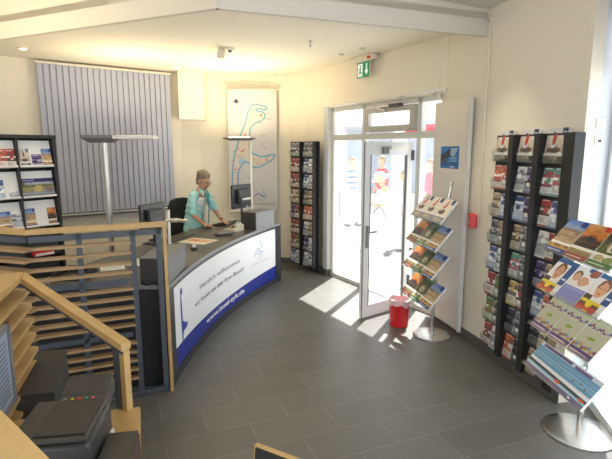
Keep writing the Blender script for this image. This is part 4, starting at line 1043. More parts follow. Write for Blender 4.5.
ORD = ['top', 'second', 'third', 'fourth', 'fifth', 'sixth', 'seventh', 'lowest']
NAMES = {'coast': 'beach magazine with red figure', 'orange': 'orange and white leaflet', 'blue': 'blue leaflet', 'red': 'red leaflet', 'green': 'green leaflet', 'sand': 'sand coloured leaflet', 'white': 'white leaflet', 'teal': 'pale green leaflet', 'grey': 'grey leaflet', 'purple': 'purple leaflet', 'yellow': 'yellow leaflet', 'dark': 'dark picture leaflet'}
def wall_rack(origin, tdir, ndir, z0, length, cols, rows, pitch, styles, lab, where, colnames, full_top, group, colw, gap, lead, blade):
    """origin: end of the rack on the wall; tdir runs along it, ndir points into the room"""
    t = V((tdir.x, tdir.y, 0)); n = V((ndir.x, ndir.y, 0)); O = V((origin[0], origin[1], 0))
    B = Matrix((t, -n, V((0, 0, 1)))).transposed()      # local x along, local y into the wall
    rk = thing('brochure_rack', lab, 'brochure rack', (O.x, O.y, 0))
    def T(x, y, z): return O + t * x - n * y + V((0, 0, z)) - V((O.x, O.y, 0))
    zt = z0 + rows * pitch
    mb = MB(); mb.box(T(length / 2, -.012, (z0 + zt) / 2), (length, .024, zt - z0), 'rackblk', B); mb.build('back_panel', rk)
    for c in range(cols):
        x0 = lead + c * (colw + gap)
        bw = blade + (.05 if (c == cols - 1 and cols == 3) else 0)
        mb = MB(); mb.box(T(x0 + colw + gap / 2 + (bw - blade) / 2, -.045, (z0 + zt) / 2), (bw, .09, zt - z0), 'rackblk', B); mb.build('upright', rk)
        for r_ in range(rows):
            zb = zt - (r_ + 1) * pitch + .02
            # pocket: clear acrylic tray leaning out
            mb = MB(); d = .05
            a = T(x0 + .004, -.03, zb); 
            def Q(x, y, z): return T(x0 + x, -y, zb + z)
            W_ = colw - .008
            for (p1_, p2_, p3_, p4_) in (((.004, .028, 0), (W_, .028, 0), (W_, .065, 0), (.004, .065, 0)), ((.004, .065, 0), (W_, .065, 0), (W_, .078, .095), (.004, .078, .095)),
                                          ((.004, .028, 0), (.004, .065, 0), (.004, .078, .095), (.004, .028, .15)), ((W_, .028, 0), (W_, .065, 0), (W_, .078, .095), (W_, .028, .15))):
                mb.face([Q(*p1_), Q(*p2_), Q(*p3_), Q(*p4_)], 'clear')
            pk = mb.build('pocket', rk)
            sdm = pk.modifiers.new('sheet', 'SOLIDIFY'); sdm.thickness = .002
            mb = MB(); mb.box(T(x0 + W_ - .03, -.080, zb + .075), (.03, .001, .03), 'white', B); mb.build('pocket_label', pk)
            st_ = styles[c][r_]
            k = len(st_); hgt = .272 if (full_top and r_ == 0) else .235
            wb = min(.122, (W_ - .006) / k - .003) if k > 1 else min(.225, W_ - .008)
            for j, s_ in enumerate(st_):
                if s_ is None: continue
                xx = x0 + .004 + (W_ - .004) * (j + .5) / k; lean = R(9)
                pos = O + t * xx + n * .057 + V((0, 0, zb + .003))
                rotm = B.to_4x4() @ Matrix.Rotation(-lean, 4, 'X')
                seed = hash_((where, c, r_, j))
                side = '' if k == 1 or st_[0] != st_[1] else (', left one' if j == 0 else ', right one')
                fl = (colnames[c] + ' column')
                put_booklet('leaflet' if s_ != 'coast' else 'magazine', s_, seed if s_ != 'coast' else 1, wb, hgt, .012, Matrix.Translation(pos) @ rotm,
                            '%s, %s row, %s of %s%s' % (NAMES[s_], ORD[r_], fl, where, side), 'leaflet' if s_ != 'coast' else 'magazine', group)
    return rk
def hash_(x):
    h = 7
    for ch in repr(x): h = (h * 131 + ord(ch)) % 100003
    return h
# right wall rack: runs from far (left in view) to near
ra = V((1.785, 4.45)); rb = V((2.005, 3.50)); rt = (rb - ra).normalized(); rn = V((rt.y, -rt.x))
if rn.x > 0: rn = -rn
stR = [[['coast'], ['orange', 'orange'], ['sand', 'blue'], ['grey', 'sand'], ['blue', 'white'], ['red', 'green'], ['green', 'grey'], ['red', 'white']],
       [['coast'], ['white', 'purple'], ['blue', 'purple'], ['sand', 'grey'], ['teal', 'grey'], ['yellow', 'red'], ['dark', 'grey'], ['orange', 'dark']],
       [['coast'], ['teal', 'teal'], ['red', 'blue'], ['white', 'red'], ['purple', 'sand'], ['blue', 'orange'], ['dark', 'yellow'], ['sand', 'dark']]]
rk1 = wall_rack((ra.x, ra.y), rt, rn, .10, .965, 3, 8, .252, stR, 'large black wall rack with three columns of clear leaflet pockets on the right wall', 'the large wall rack', ['far', 'middle', 'window side'], True, 'leaflets in the right wall rack', .25, .068, .005, .06)
# back wall rack
qa = V((-.235, 7.93)); qb = V((.215, 7.40)); qt = (qb - qa).normalized(); qn = V((qt.y, -qt.x))
if qn.y > 0: qn = -qn
stB = [[['grey', 'grey'], ['red', 'red'], ['red', 'red'], ['sand', 'sand'], ['purple', 'red'], ['red', 'red'], ['red', 'green'], ['blue', 'white']],
       [['grey', 'grey'], ['blue', 'white'], ['blue', 'white'], ['grey', 'sand'], ['orange', 'orange'], ['white', 'sand'], ['purple', 'white'], ['white', 'blue']]]
rk2 = wall_rack((qa.x, qa.y), qt, qn, .09, (qb - qa).length, 2, 8, .252, stB, 'narrow black wall rack with two columns of leaflet pockets left of the entrance', 'the narrow back rack', ['map side','door side'], False, 'leaflets in the back wall rack', .255, .07, .02, .03)

# ================================================================== FLOOR STANDS
def stand(x, y, yaw, zs, kinds, lab, where, group, plen, knob, offs, tw=.68, bend=.14, br=.235):
    """yaw: direction of the tray rows. local x runs along the row (reader's left to right), local -y towards the reader"""
    t = thing('brochure_stand', lab, 'brochure stand', (x, y, 0), yaw)
    mb = MB(); mb.lathe([(.001, 0), (br, 0), (br, .010), (br - .025, .020), (.05, .030), (.001, .030)], (0, 0, 0), 'steel', 48); mb.build('base_plate', t, smooth=True)
    mb = MB(); P = []
    for k in range(13):
        u = k / 12; P.append((0, .0 + bend * u ** 2.2, .02 + (plen - .02) * u))
    mb.tube(P, .019, 'alu', 16); mb.build('pole', t, smooth=True)
    if knob: mb = MB(); mb.ell((0, bend, plen + .02), (.024, .024, .026), 'steel'); mb.build('knob', t, smooth=True)
    Rz = Matrix.Rotation(yaw, 4, 'Z'); base = Matrix.Translation((x, y, 0)) @ Rz
    for i, (z, ks, oy) in enumerate(zip(zs, kinds, offs)):
        u = (z + .12) / plen; py = bend * max(0, min(1, u)) ** 2.2
        a = R(-40)     # plane leans back: rotate the upright card about x
        L = Matrix.Translation((0, oy, z)) @ Matrix.Rotation(a, 4, 'X')
        mb = MB(); mb.T = L
        mb.box((0, .0045, .14), (tw + .02, .003, .29), 'clear'); mb.box((0, -.012, -.002), (tw + .02, .036, .003), 'clear'); mb.box((0, -.029, .012), (tw + .02, .003, .03), 'clear')
        tr = mb.build('tray', t)
        mb = MB(); mb.tube([(0, py, z + .13), (0, oy + .13, z + .13)], .014, 'alu', 10); mb.build('bracket', t)
        k = len(ks); 
        for j, (st_, lb) in enumerate(ks):
            w = (tw / k - .006) if st_ != 'panorama' else tw - .01
            xx = -tw / 2 + tw * (j + .5) / k
            h = .285 if st_ != 'panorama' else .23
            mw = base @ L @ Matrix.Translation((xx, -.019, .0015))
            put_booklet('magazine' if st_ not in ('panorama',) else 'brochure', st_, 11 if st_ != 'portrait' else 12, w, h, .020, mw, lb % where if '%s' in lb else lb, 'magazine', group)
    return t
L1 = 'on the %s tray of the stand by the door'
k1 = [[('coastwide', 'red figure magazine beside the glass ' + L1 % 'top'), ('coastwide', 'red figure magazine in the middle ' + L1 % 'top'), ('coastwide', 'red figure magazine towards the wall ' + L1 % 'top')]]
for nm in ('second', 'third', 'lowest'):
    k1.append([('sunset', 'orange sunset magazine ' + L1 % nm), ('thatch', 'green magazine with a thatched house ' + L1 % nm), ('basket', 'blue magazine with beach baskets ' + L1 % nm)])
d1 = V((.115, -.68)); 
stand(1.37, 4.90, math.atan2(-.68, .14), [1.265, .99, .71, .395], k1, 'slim metal magazine stand with four tilted trays beside the red bin', '', 'magazines on the stand by the door', 1.62, True, (-.135, -.175, -.20, -.215), br=.205)
L2 = 'on the %s tray of the window stand'
k2 = [[('basket', 'blue magazine with beach baskets ' + L2 % 'top'), ('sunset', 'orange sunset magazine ' + L2 % 'top'), ('thatch', 'green magazine with a thatched house ' + L2 % 'top')],
      [('portrait', 'smiling face magazine by the wall rack ' + L2 % 'second'), ('portraitpair', 'magazine with pale violet panel in the middle ' + L2 % 'second'), ('portrait', 'smiling face magazine by the window ' + L2 % 'second')],
      [('cows', 'beige and purple booklet by the wall rack ' + L2 % 'third'), ('cows', 'beige and purple booklet in the middle ' + L2 % 'third'), ('cows', 'beige and purple booklet by the window ' + L2 % 'third')],
      [('panorama', 'wide blue seaside panorama brochure ' + L2 % 'lowest')]]
stand(1.95, 3.10, math.atan2(-.68, .05), [1.26, .97, .68, .36], k2, 'metal magazine stand with four tilted trays at the right front', '', 'magazines on the right front stand', 1.5, False, (-.15, -.195, -.22, -.24))

# red bin
bn_ = thing('waste_bin', 'red waste bin with a pale pink liner by the open door', 'waste bin', (1.07, 5.20, 0))
mb = MB(); mb.lathe([(.001, 0), (.104, 0), (.121, .30), (.125, .305), (.117, .308), (.100, .01), (.001, .01)], (0, 0, 0), 'red', 36); mb.build('bucket', bn_, smooth=True)
mb = MB(); rr = random.Random(5); n = 36; ring = []
prof = [(.127, .265), (.129, .285), (.127, .315), (.112, .318), (.08, .24)]
vs = []; fs = []
for i, (r_, z) in enumerate(prof):
    for k in range(n):
        a = 2 * PI * k / n; w = .012 * math.sin(3 * a + 1) + .008 * math.sin(7 * a)
        vs.append(((r_ + w * .25) * math.cos(a), (r_ + w * .25) * math.sin(a), z + (w * 1.6 - .02 * math.cos(a + 1.9) if i == 0 else w * .5)))
for i in range(len(prof) - 1):
    for k in range(n): fs.append((i * n + k, i * n + (k + 1) % n, (i + 1) * n + (k + 1) % n, (i + 1) * n + k))
mb.poly(vs, fs, 'bag'); mb.build('liner', bn_, smooth=True)

# ================================================================== MAP BANNER
mp = thing('wall_map', 'tall white hanging banner with a blue outlined island map on the back wall', 'wall map')
m0 = V((-1.30, 8.07)); m1_ = V((-.49, 8.13)); mt = (m1_ - m0).normalized(); mn = V((mt.y, -mt.x)); mw_ = (m1_ - m0).length; mh = 2.02; mc = (m0 + m1_) / 2
mb = MB(); RM = Matrix(((mt.x, -mn.x, 0), (mt.y, -mn.y, 0), (0, 0, 1)))
mb.box((mc.x - mn.x * .002, mc.y - mn.y * .002, .93 + mh / 2), (mw_, .002, mh), 'white', RM)
def mf(p): q = m0 + mt * (p[0] - 228) / 48 * mw_ + mn * MO[0]; return (q.x, q.y, .93 + (212 - p[1]) / 123 * mh)
MO = [.001]
pts = [(228, 212), (276, 212), (276, 89), (228, 89)]; mb.face([mf(p) for p in pts], 'print', hexc('cfcdc9'))
isle = [(252, 103.3), (249.5, 107), (247.5, 112), (245.5, 120), (243, 127), (240, 134), (237.5, 141), (235, 149), (233, 157), (231.8, 166), (231, 176), (230.8, 190), (231, 205), (233.5, 206), (236, 200), (236.5, 190), (236.5, 178), (237.5, 169), (241, 163), (244.5, 160), (247.5, 161), (250, 164.5), (254, 166.5), (259, 165.6), (264, 162.5), (269, 160), (272.5, 157), (274, 153.3), (270, 153), (264, 154.8), (258.5, 155), (255, 152.8), (252, 152.5), (250, 149), (249.2, 140), (249, 132), (250, 126), (253, 122.5), (258, 120), (263, 117.5), (265, 114), (262.5, 110.5), (256.5, 109.6), (255.5, 108), (259, 107), (264, 108.6), (267, 107.5), (265, 105), (259, 103.5), (255, 102.6)]
MO[0] = .0022; tri_fill(isle, hexc('d6ccbc'), mf)
MO[0] = .0032; stroke(isle + [isle[0]], 1.5, hexc('6fa6c4'), mf)
MO[0] = .0038
tri_fill([(238, 158), (243, 156.5), (244, 160), (240, 163), (237.5, 162)], hexc('9cc4dc'), mf)
for x, y, r_ in ((260.5, 113.6, 1.2), (244.8, 133, 1.0), (237.6, 147.2, .8), (241.2, 149.6, 1.1), (243.4, 148.2, .8), (248.8, 144, 1.2), (234.5, 168, 1.0), (265.4, 158.6, 1.1), (253, 158, .6), (249.4, 152.6, .5)):
    mb.face([mf((x + r_ * math.cos(k * PI / 5), y - r_ * math.sin(k * PI / 5))) for k in range(10)], 'print', hexc('d8604c'))
for x, y, w in ((250.5, 114.5, 7), (250, 124.5, 7), (256.5, 121.3, 6), (264, 117.5, 8), (264, 111.8, 5), (257, 101, 6), (240, 126.4, 4), (236, 133, 4), (232, 150, 3), (230, 159.5, 4), (236, 155, 5), (234, 178, 5), (232, 172, 4), (244.5, 136.5, 5), (255, 162.5, 4), (264.5, 155.6, 5)):
    mb.face([mf((x, y)), mf((x + w, y)), mf((x + w, y - .45)), mf((x, y - .45))], 'print', hexc('8f8a86'))
for x, y in ((236, 113), (260, 133), (246, 176)):
    for k in range(3): mb.face([mf((x, y + k * .9)), mf((x + 5.5, y + k * .9)), mf((x + 5.5, y - .35 + k * .9)), mf((x, y - .35 + k * .9))], 'print', hexc('b0aca8'))
for k in range(16):   # compass rose
    a = k * PI / 8; L_ = 6 if k % 4 == 0 else (4 if k % 2 == 0 else 2); w = .55
    mb.face([mf((236.6 + w * math.cos(a + 1.57), 100 - w * math.sin(a + 1.57))), mf((236.6 + L_ * math.cos(a), 100 - L_ * math.sin(a))), mf((236.6 - w * math.cos(a + 1.57), 100 + w * math.sin(a + 1.57)))][::1], 'print', hexc('2f3f6c'))
MO[0] = .0042
stroke([(259.5, 142), (263.5, 145.5), (265, 146.8)], .5, hexc('7a7f88'), mf)
stroke([(252.5, 196), (256, 193.5), (259, 193.5), (261, 196), (264.5, 197)], .8, hexc('3f5fa8'), mf); stroke([(258, 196.5), (261, 195), (262.5, 197.5)], .6, hexc('5a78b8'), mf)
stroke([(263, 188), (261.8, 191.5), (263, 194), (265, 195)], .8, hexc('6fb8a8'), mf)
def map_text(body, x, y, w, hpx, colr):
    vs, fs = text_mesh(body, 1.0); xs = [v[0] for v in vs]; ys = [v[1] for v in vs]; k = w / (max(xs) - min(xs)); kh = hpx / (max(ys) - min(ys))
    mb.poly([mf((x + (v[0] - min(xs)) * k, y - v[1] * kh)) for v in vs], fs, 'print', colr)
map_text('SYLT', 257, 201.3, 7, 2.0, hexc('9a9a9e')); map_text('TOURISMUS-SERVICE', 252.5, 204.8, 21, 1.9, hexc('8f8f94'))
sheetm = mb.build('banner_sheet', mp)
mb = MB(); mb.tube([(m0.x - .03 * mt.x, m0.y - .03 * mt.y - .012, 2.95), (mc.x, mc.y - .02, 2.96), (m1_.x + .03 * mt.x, m1_.y + .03 * mt.y - .012, 2.96)], .010, 'cream', 8)
for q in (m0, m1_): mb.tube([(q.x, q.y - .012, 2.96), (q.x, q.y - .012, 3.2)], .002, 'cream', 6); mb.lathe([(.001, 0), (.02, 0), (.02, -.01), (.001, -.01)], (q.x, q.y - .012, 3.2), 'alu', 10); mb.ell((q.x, q.y - .015, 2.96), (.022, .015, .022), 'alu')
mb.build('hanging_rail', mp, smooth=True)
mb = MB(); mb.tube([(m0.x, m0.y - .010, .93), (m1_.x, m1_.y - .010, .93)], .009, 'cream', 8); mb.build('bottom_rail', mp, smooth=True)

# ================================================================== LEFT LEAFLET SHELF
su = V((.62, .78)).normalized(); sn = V((.78, -.62)).normalized()   # along (left to right), towards room
SO = V((-2.80, 5.30)); 
ls = thing('leaflet_shelf', 'black framed leaflet shelf with white sloping panels at the far left', 'leaflet shelf', (SO.x, SO.y, 0))
BS = Matrix((V((su.x, su.y, 0)), V((-sn.x, -sn.y, 0)), V((0, 0, 1)))).transposed()
def SP(x, y, z): return V((su.x * x - sn.x * y, su.y * x - sn.y * y, z))
BW = .362; nb = 3
mb = MB()
mb.box(SP(-nb * BW / 2, .20, 1.07), (nb * BW, .02, 2.14), 'black', BS); mb.build('back_panel', ls)
mb = MB(); mb.box(SP(-nb * BW / 2, .09, 2.125), (nb * BW + .06, .26, .035), 'black', BS); mb.build('top_board', ls)
for k in range(nb + 1):
    mb = MB(); mb.box(SP(-k * BW + (.015 if k == 0 else 0), .09, 1.055), (.032 if k == 0 else .02, .24, 2.11), 'black', BS); mb.build('side_panel', ls)
ZL = [1.80, 1.475, 1.155, .83, .50, .18]
for b in range(nb):
    for i, z in enumerate(ZL):
        xc = -b * BW - BW / 2; wd = BW - .024; tilt = R(-12)
        mb = MB(); mm = 'white' if i < 3 else 'rackblk'
        mb.T = Matrix.Translation(SP(xc, -.02, z)) @ BS.to_4x4() @ Matrix.Rotation(tilt, 4, 'X')
        mb.box((0, .006, .145), (wd, .008, .29), mm); mb.box((0, -.012, .003), (wd, .036, .008), mm); mb.box((0, -.028, .010), (wd, .004, .022), mm)
        mb.build('display_shelf', ls)
def on_shelf(b, i, x, w, h, style, seed, lab, name='leaflet', cat='leaflet'):
    xc = -b * BW - BW / 2 + x
    M4 = Matrix.Translation(V((SO.x, SO.y, 0)) + SP(xc, -.02, ZL[i])) @ BS.to_4x4() @ Matrix.Rotation(R(-12), 4, 'X') @ Matrix.Translation((0, -.006, .0085))
    put_booklet(name, style, seed, w, h, .006, M4, lab, cat, 'leaflets on the far left shelf')
on_shelf(0, 0, -.105, .095, .19, 'coast', 3, 'sandy picture leaflet, left of three on the top right shelf panel')
on_shelf(0, 0, .01, .10, .13, 'purple', 4, 'white and dark blue leaflet, middle of three on the top right shelf panel')
on_shelf(0, 0, .115, .10, .19, 'basket', 5, 'pale picture leaflet, right of three on the top right shelf panel')
on_shelf(0, 1, .0, .33, .20, 'landscape', 6, 'wide dark landscape brochure alone on the second right shelf panel', 'brochure', 'brochure')
on_shelf(0, 2, -.105, .10, .20, 'basket', 8, 'blue and brown beach leaflet, left one on the third right shelf panel')
on_shelf(0, 2, .115, .09, .19, 'sunset', 9, 'orange picture leaflet, right one on the third right shelf panel')
on_shelf(1, 0, .02, .13, .19, 'orange', 10, 'bright orange leaflet on the top panel of the second shelf bay')
on_shelf(1, 0, .12, .09, .19, 'red', 11, 'white leaflet with a red disc on the top panel of the second shelf bay')
on_shelf(1, 1, -.02, .10, .20, 'blue', 12, 'dark blue leaflet on the second panel of the second shelf bay')
on_shelf(1, 1, .115, .09, .09, 'white', 13, 'small card with a blue picture on the second panel of the second shelf bay', 'card', 'card')
on_shelf(1, 2, .0, .13, .19, 'basket', 14, 'blue beach leaflet on the third panel of the second shelf bay')
on_shelf(1, 2, .12, .10, .19, 'white', 15, 'white leaflet with dark figures on the third panel of the second shelf bay')
fo = V((SO.x, SO.y, 0)) + SP(-.22, -.06, .845)
mb = MB(); mb.bbox((0, 0, .02), (.20, .10, .04), 'red', .004); mb.box((0, 0, .02), (.195, .102, .026), 'white')
tag(mb.build('folder', loc=fo, rot=(0, 0, math.atan2(su.y, su.x))), 'red folder lying on the dark lower shelf at the far left', 'folder')

# ================================================================== SLATTED SCREENS
def seg_box(mb, a, b, z0, z1, d0, d1, m, ext0=0, ext1=0):
    """board between plan points a,b, thickness from offset d0 to d1 (to the camera side negative y)"""
    t = (b - a).normalized(); n = V((t.y, -t.x)); a = a - t * ext0; b = b + t * ext1
    q = [a + n * d0, b + n * d0, b + n * d1, a + n * d1]
    if (q[1] - q[0]).cross(q[2] - q[1]) < 0: q = q[::-1]
    mb.prism([(x.x, x.y) for x in q], z0, z1, m)
PE = V((-1.135, 3.70)); PK = V((-1.985, 3.325)); PL = V((-3.1, 3.66))
scn = thing('slatted_screen', 'folding blue grey steel screen with wooden slats and rail at the left', 'screen')
mb = MB(); seg_box(mb, PK, PE, 1.395, 1.43, -.03, .035, 'wood', .015, .03); mb.build('top_rail', scn)
mb = MB(); seg_box(mb, PL, PK, 1.395, 1.43, -.03, .035, 'wood', 0, .015); mb.build('top_rail', scn)
mb = MB(); seg_box(mb, PE - (PE - PK).normalized() * .005, PE + (PE - PK).normalized() * .022, 0, 1.395, -.03, .03, 'wood'); mb.build('end_board', scn)
tS = (PE - PK).normalized(); Ls = (PE - PK).length
def post(x, w=.04): 
    mb = MB(); seg_box(mb, PK + tS * (x - w / 2), PK + tS * (x + w / 2), 0.0, 1.375, -.02, .02, 'bluegrey'); mb.build('post', scn)
xp = [.325, .70, Ls - .035]
for x in xp: post(x)
for z in (1.355, .98, .545, .03):
    mb = MB(); seg_box(mb, PK, PE - tS * (.02 if z > 1.2 or z < .1 else .27), z - .02, z + .02, -.02, .02, 'bluegrey'); mb.build('cross_rail', scn)
    mb = MB(); seg_box(mb, PL, PK, z - .02, z + .02, -.02, .02, 'bluegrey'); mb.build('cross_rail', scn)
zsl = [1.275, 1.195, 1.115, 1.04, .905, .83, .755, .68, .61, .46, .385, .31, .235, .16]
for z in zsl:
    mb = MB(); seg_box(mb, PK, PK + tS * .685, z, z + .020, -.03, .025, 'slat', 0, 0); mb.build('slat', scn)
    mb = MB(); seg_box(mb, PL, PK, z, z + .022, -.02, .075, 'slat', 0, .03); mb.build('slat', scn)
mb = MB(); seg_box(mb, PL, PL + (PK - PL).normalized() * .04, 0, 1.39, -.02, .02, 'bluegrey'); mb.build('post', scn)

# near desk with sloping rail and slatted wing
AA = V((-1.625, 2.64)); BB = V((-.87, 2.20)); ZA, ZB = 1.30, 1.065
nd = thing('info_desk', 'light wood desk with sloping handrail and slatted wing at the lower left', 'desk')
def sloped(mb, a, b, za, zb, wd, th, m, side=0.0):
    t = (b - a).normalized(); n = V((t.y, -t.x)); n = n if n.y < 0 else -n
    vs = []
    for p, z in ((a, za), (b, zb)):
        for o_ in (side, side + wd):
            for dz in (-th, 0): q = p + n * o_; vs.append((q.x, q.y, z + dz))
    mb.poly(vs, [(0, 1, 3, 2), (4, 6, 7, 5), (1, 5, 7, 3), (0, 2, 6, 4), (0, 4, 5, 1), (2, 3, 7, 6)], m)
mb = MB(); sloped(mb, AA, BB, ZA, ZB, .055, .035, 'wood', -.01); mb.build('handrail', nd)
mb = MB(); sloped(mb, AA, BB, ZA - .035, ZB - .035, .03, .02, 'bluegrey', .01); mb.build('rail_bracket', nd)
mb = MB(); seg_box(mb, BB - (BB - AA).normalized() * .034, BB, .71, ZB - .03, .0, .035, 'wood'); mb.build('post', nd)
mb = MB(); seg_box(mb, BB - (BB - AA).normalized() * .075, BB - (BB - AA).normalized() * .042, .71, ZB - .03, -.0, .04, 'bluegrey'); mb.build('post', nd)
wd_ = V((.30, -1)).normalized(); CCp = AA + wd_ * 1.5
wn = V((-wd_.y, wd_.x));  wn = wn if wn.x > 0 else -wn
mb = MB()
q = [AA + wn * .01, AA - wn * .40, CCp - wn * .40, CCp + wn * .01]
mb.prism([(p.x, p.y) for p in q], ZA - .035, ZA, 'wood'); mb.build('top_board', nd)
for k in range(9):
    z = ZA - .125 - k * .088; mb = MB()
    a = AA + wd_ * .0; b = CCp
    vs = []
    for p in (a, b):
        for o_, dz in ((.025 + .004 * k, 0), (.025 + .004 * k, .022), (-.09, .045), (-.09, .023)): r_ = p + wn * o_; vs.append((r_.x, r_.y, z + dz))
    mb.poly(vs, [(0, 3, 2, 1), (4, 5, 6, 7), (0, 1, 5, 4), (1, 2, 6, 5), (2, 3, 7, 6), (3, 0, 4, 7)], 'wood'); mb.build('slat', nd)
mb = MB()
for x in (.1, .9): 
    c = AA + wd_ * x - wn * .12; mb.box((c.x, c.y, .62), (.04, .04, 1.24), 'bluegrey')
mb.build('support_frame', nd)
mb = MB(); mb.prism([(-1.62, 2.05), (-.84, 2.215), (-.50, 1.25), (-1.25, 1.1)][::-1], .68, .71, 'wood')
mb.build('desk_top', nd)
mb = MB(); mb.prism([(-1.50, 2.03), (-.90, 2.16), (-.905, 2.18), (-1.505, 2.05)][::1], 0, .68, 'wood'); mb.build('desk_side', nd)
mb = MB(); mb.box((-.60, 1.38, .34), (.04, .3, .68), 'wood', (0, 0, R(15))); mb.build('desk_side', nd)
# framed notice on the wing
fr0 = AA + wd_ * .63 + wn * .075; fr1 = AA + wd_ * 1.2 + wn * .075
nb_ = thing('notice_frame', 'grey framed notice with a bluish sheet leaning on the slatted wing', 'notice')
mb = MB()
def nbar(a, b, z0, z1, o0, o1, m):
    q = [a + wn * o0, b + wn * o0, b + wn * o1, a + wn * o1]
    if (q[1] - q[0]).cross(q[2] - q[1]) < 0: q = q[::-1]
    mb.prism([(p.x, p.y) for p in q], z0, z1, m)
nbar(fr0, fr0 + wd_ * .025, .84, 1.22, 0, .018, 'box'); nbar(fr1, fr1 + wd_ * .025, .84, 1.22, 0, .018, 'box'); nbar(fr0, fr1, 1.195, 1.22, 0, .018, 'box'); nbar(fr0, fr1, .84, .865, 0, .018, 'box'); mb.build('frame', nb_)
mb = MB(); nbar(fr0, fr1, .86, 1.20, .002, .010, mat('bluish_notice_sheet', (.30, .36, .47), .4, noise=.05))
for k in range(13):
    a = fr0 + wd_ * .06; b = fr0 + wd_ * (.06 + random.Random(k).uniform(.3, .55)); nbar(a, b, 1.15 - k * .021, 1.155 - k * .021, .0105, .0112, 'boxd')
mb.build('notice_sheet', nb_)

# nearest sloping handrail at the lower left edge
hr = thing('handrail', 'broad light wood handrail board cutting across the lower left corner', 'handrail')
mb = MB(); a = V((-1.35, 1.42)); b = V((-.42, 1.16))
t = (b - a).normalized(); n = V((t.y, -t.x)); n = n if n.y < 0 else -n
def zr(x): return 1.215 - (x + .88) * .83
vs = []
for p in (a, b):
    for o_, dz in ((0, 0), (.05, 0), (.05, -.26), (0, -.26)): q_ = p + n * o_; vs.append((q_.x, q_.y, zr(p.x) + dz))
mb.poly(vs, [(0, 1, 2, 3), (7, 6, 5, 4), (0, 4, 5, 1), (1, 5, 6, 2), (2, 6, 7, 3), (3, 7, 4, 0)], 'wood'); mb.build('rail_board', hr)
mb = MB(); mb.box((-1.15, 1.38, .6), (.05, .05, 1.25), 'bluegrey'); mb.build('post', hr)

# ---- printer on the desk
pr = thing('printer', 'black desktop printer with coloured buttons on the light wood desk', 'printer', (-.965, 1.72, .71), R(8))
mb = MB(); mb.bbox((0, 0, .035), (.285, .30, .07), 'white', .012, seg=3); mb.build('base_tray', pr)
mb = MB(); mb.bbox((0, 0, .145), (.295, .31, .15), 'plastic', .022, seg=3); mb.build('printer_body', pr, smooth=True)
mb = MB(); mb.bbox((-.005, .0, .229), (.28, .30, .016), 'plastic', .006); mb.bbox((.03, .0, .240), (.185, .24, .006), 'black', .002); mb.build('scanner_lid', pr)
mb = MB(); mb.bbox((.03, .185, .20), (.205, .10, .06), 'plastic2', .008, (R(12), 0, 0)); cpn = mb.build('control_panel', pr)
for k, c_ in enumerate(('#6a6e70', '#c8b428', '#c83020', '#1f8a5a', '#c85a6a')):
    mb = MB(); mb.lathe([(.001, 0), (.007, 0), (.006, .004), (.001, .004)], (-.035 + k * .028, .146, .240), mat('button_colour_%d' % k, hexc(c_), .4, noise=.03), 12); mb.build('button', cpn)
mb = MB(); mb.bbox((.02, .27, .20), (.19, .14, .10), 'plastic2', .008, (R(10), 0, 0))
for k in range(12): mb.box((-.06 + k * .014, .27, .2525), (.004, .12, .002), 'boxd', (R(10), 0, 0))
mb.build('paper_feeder', pr)
bx_ = thing('low_cabinet', 'low charcoal cabinet standing between the slatted wing and the printer', 'cabinet')
cq = [(-1.30, 2.27), (-1.50, 2.80), (-1.83, 2.76), (-1.72, 2.40), (-1.48, 2.24)]
mb = MB(); mb.prism(cq[::-1], 0, .74, 'plastic2'); mb.build('cabinet_body', bx_)
mb = MB(); mb.prism(cq[::-1], .742, .76, 'plastic2'); mb.build('cabinet_top', bx_)
cs = thing('document_case', 'black lidded case on the light wood desk beside the printer', 'case', (-.735, 1.66, .71), R(10))
mb = MB(); mb.bbox((0, 0, .06), (.11, .28, .12), 'plastic', .008); mb.build('case_body', cs)
mb = MB(); mb.bbox((0, 0, .124), (.12, .29, .012), 'plastic', .004); mb.build('case_lid', cs)
mb = MB(); mb.bbox((.062, 0, .06), (.008, .27, .12), mat('brown_case_edge', (.07, .04, .035), .4, noise=.1), .002); mb.build('side_strip', cs)
mb = MB()
for k in range(6): mb.box((0, .003 * k, .004 + .003 * k), (.012, .20, .002), 'white')
mb.box((0, 0, .06), (.010, .20, .12), 'white'); tag(mb.build('paper_sheet', loc=(-.805, 1.74, .71), rot=(0, 0, R(8))), 'upright white papers squeezed between printer and black case', 'paper')

# ================================================================== CHAIR in front (only its back top shows)
ch = thing('visitor_chair', 'black chair back with a light plywood edge at the bottom centre', 'chair', (-.05, 1.595, 0), R(-30))
def back(z): return .21 * (1 - .12 * ((z - .55) / .3) ** 2)
mb = MB(); mb.bbox((0, .0, .665), (.38, .022, .375), 'wood', .010, (R(-8), 0, 0), 3); bk = mb.build('backrest', ch)
mb = MB(); mb.bbox((0, -.0, .665), (.362, .034, .357), 'fabric', .010, (R(-8), 0, 0), 3); mb.build('back_pad', bk)
mb = MB(); mb.bbox((0, -.24, .44), (.40, .40, .022), 'wood', .010, None, 3); se = mb.build('seat', ch)
mb = MB(); mb.bbox((0, -.24, .462), (.385, .385, .03), 'fabric', .012, None, 3); mb.build('seat_pad', se)
for sx in (-1, 1):
    mb = MB(); mb.tube([(sx * .17, -.40, .43), (sx * .19, -.43, .0)], .012, 'alu', 10); mb.build('leg', ch)
    mb = MB(); mb.tube([(sx * .17, -.06, .43), (sx * .19, .03, .0)], .012, 'alu', 10); mb.build('leg', ch)
mb = MB(); mb.tube([(-.12, -.05, .44), (-.12, .0, .55)], .012, 'alu', 8); mb.tube([(.12, -.05, .44), (.12, .0, .55)], .012, 'alu', 8); mb.build('back_bracket', ch)

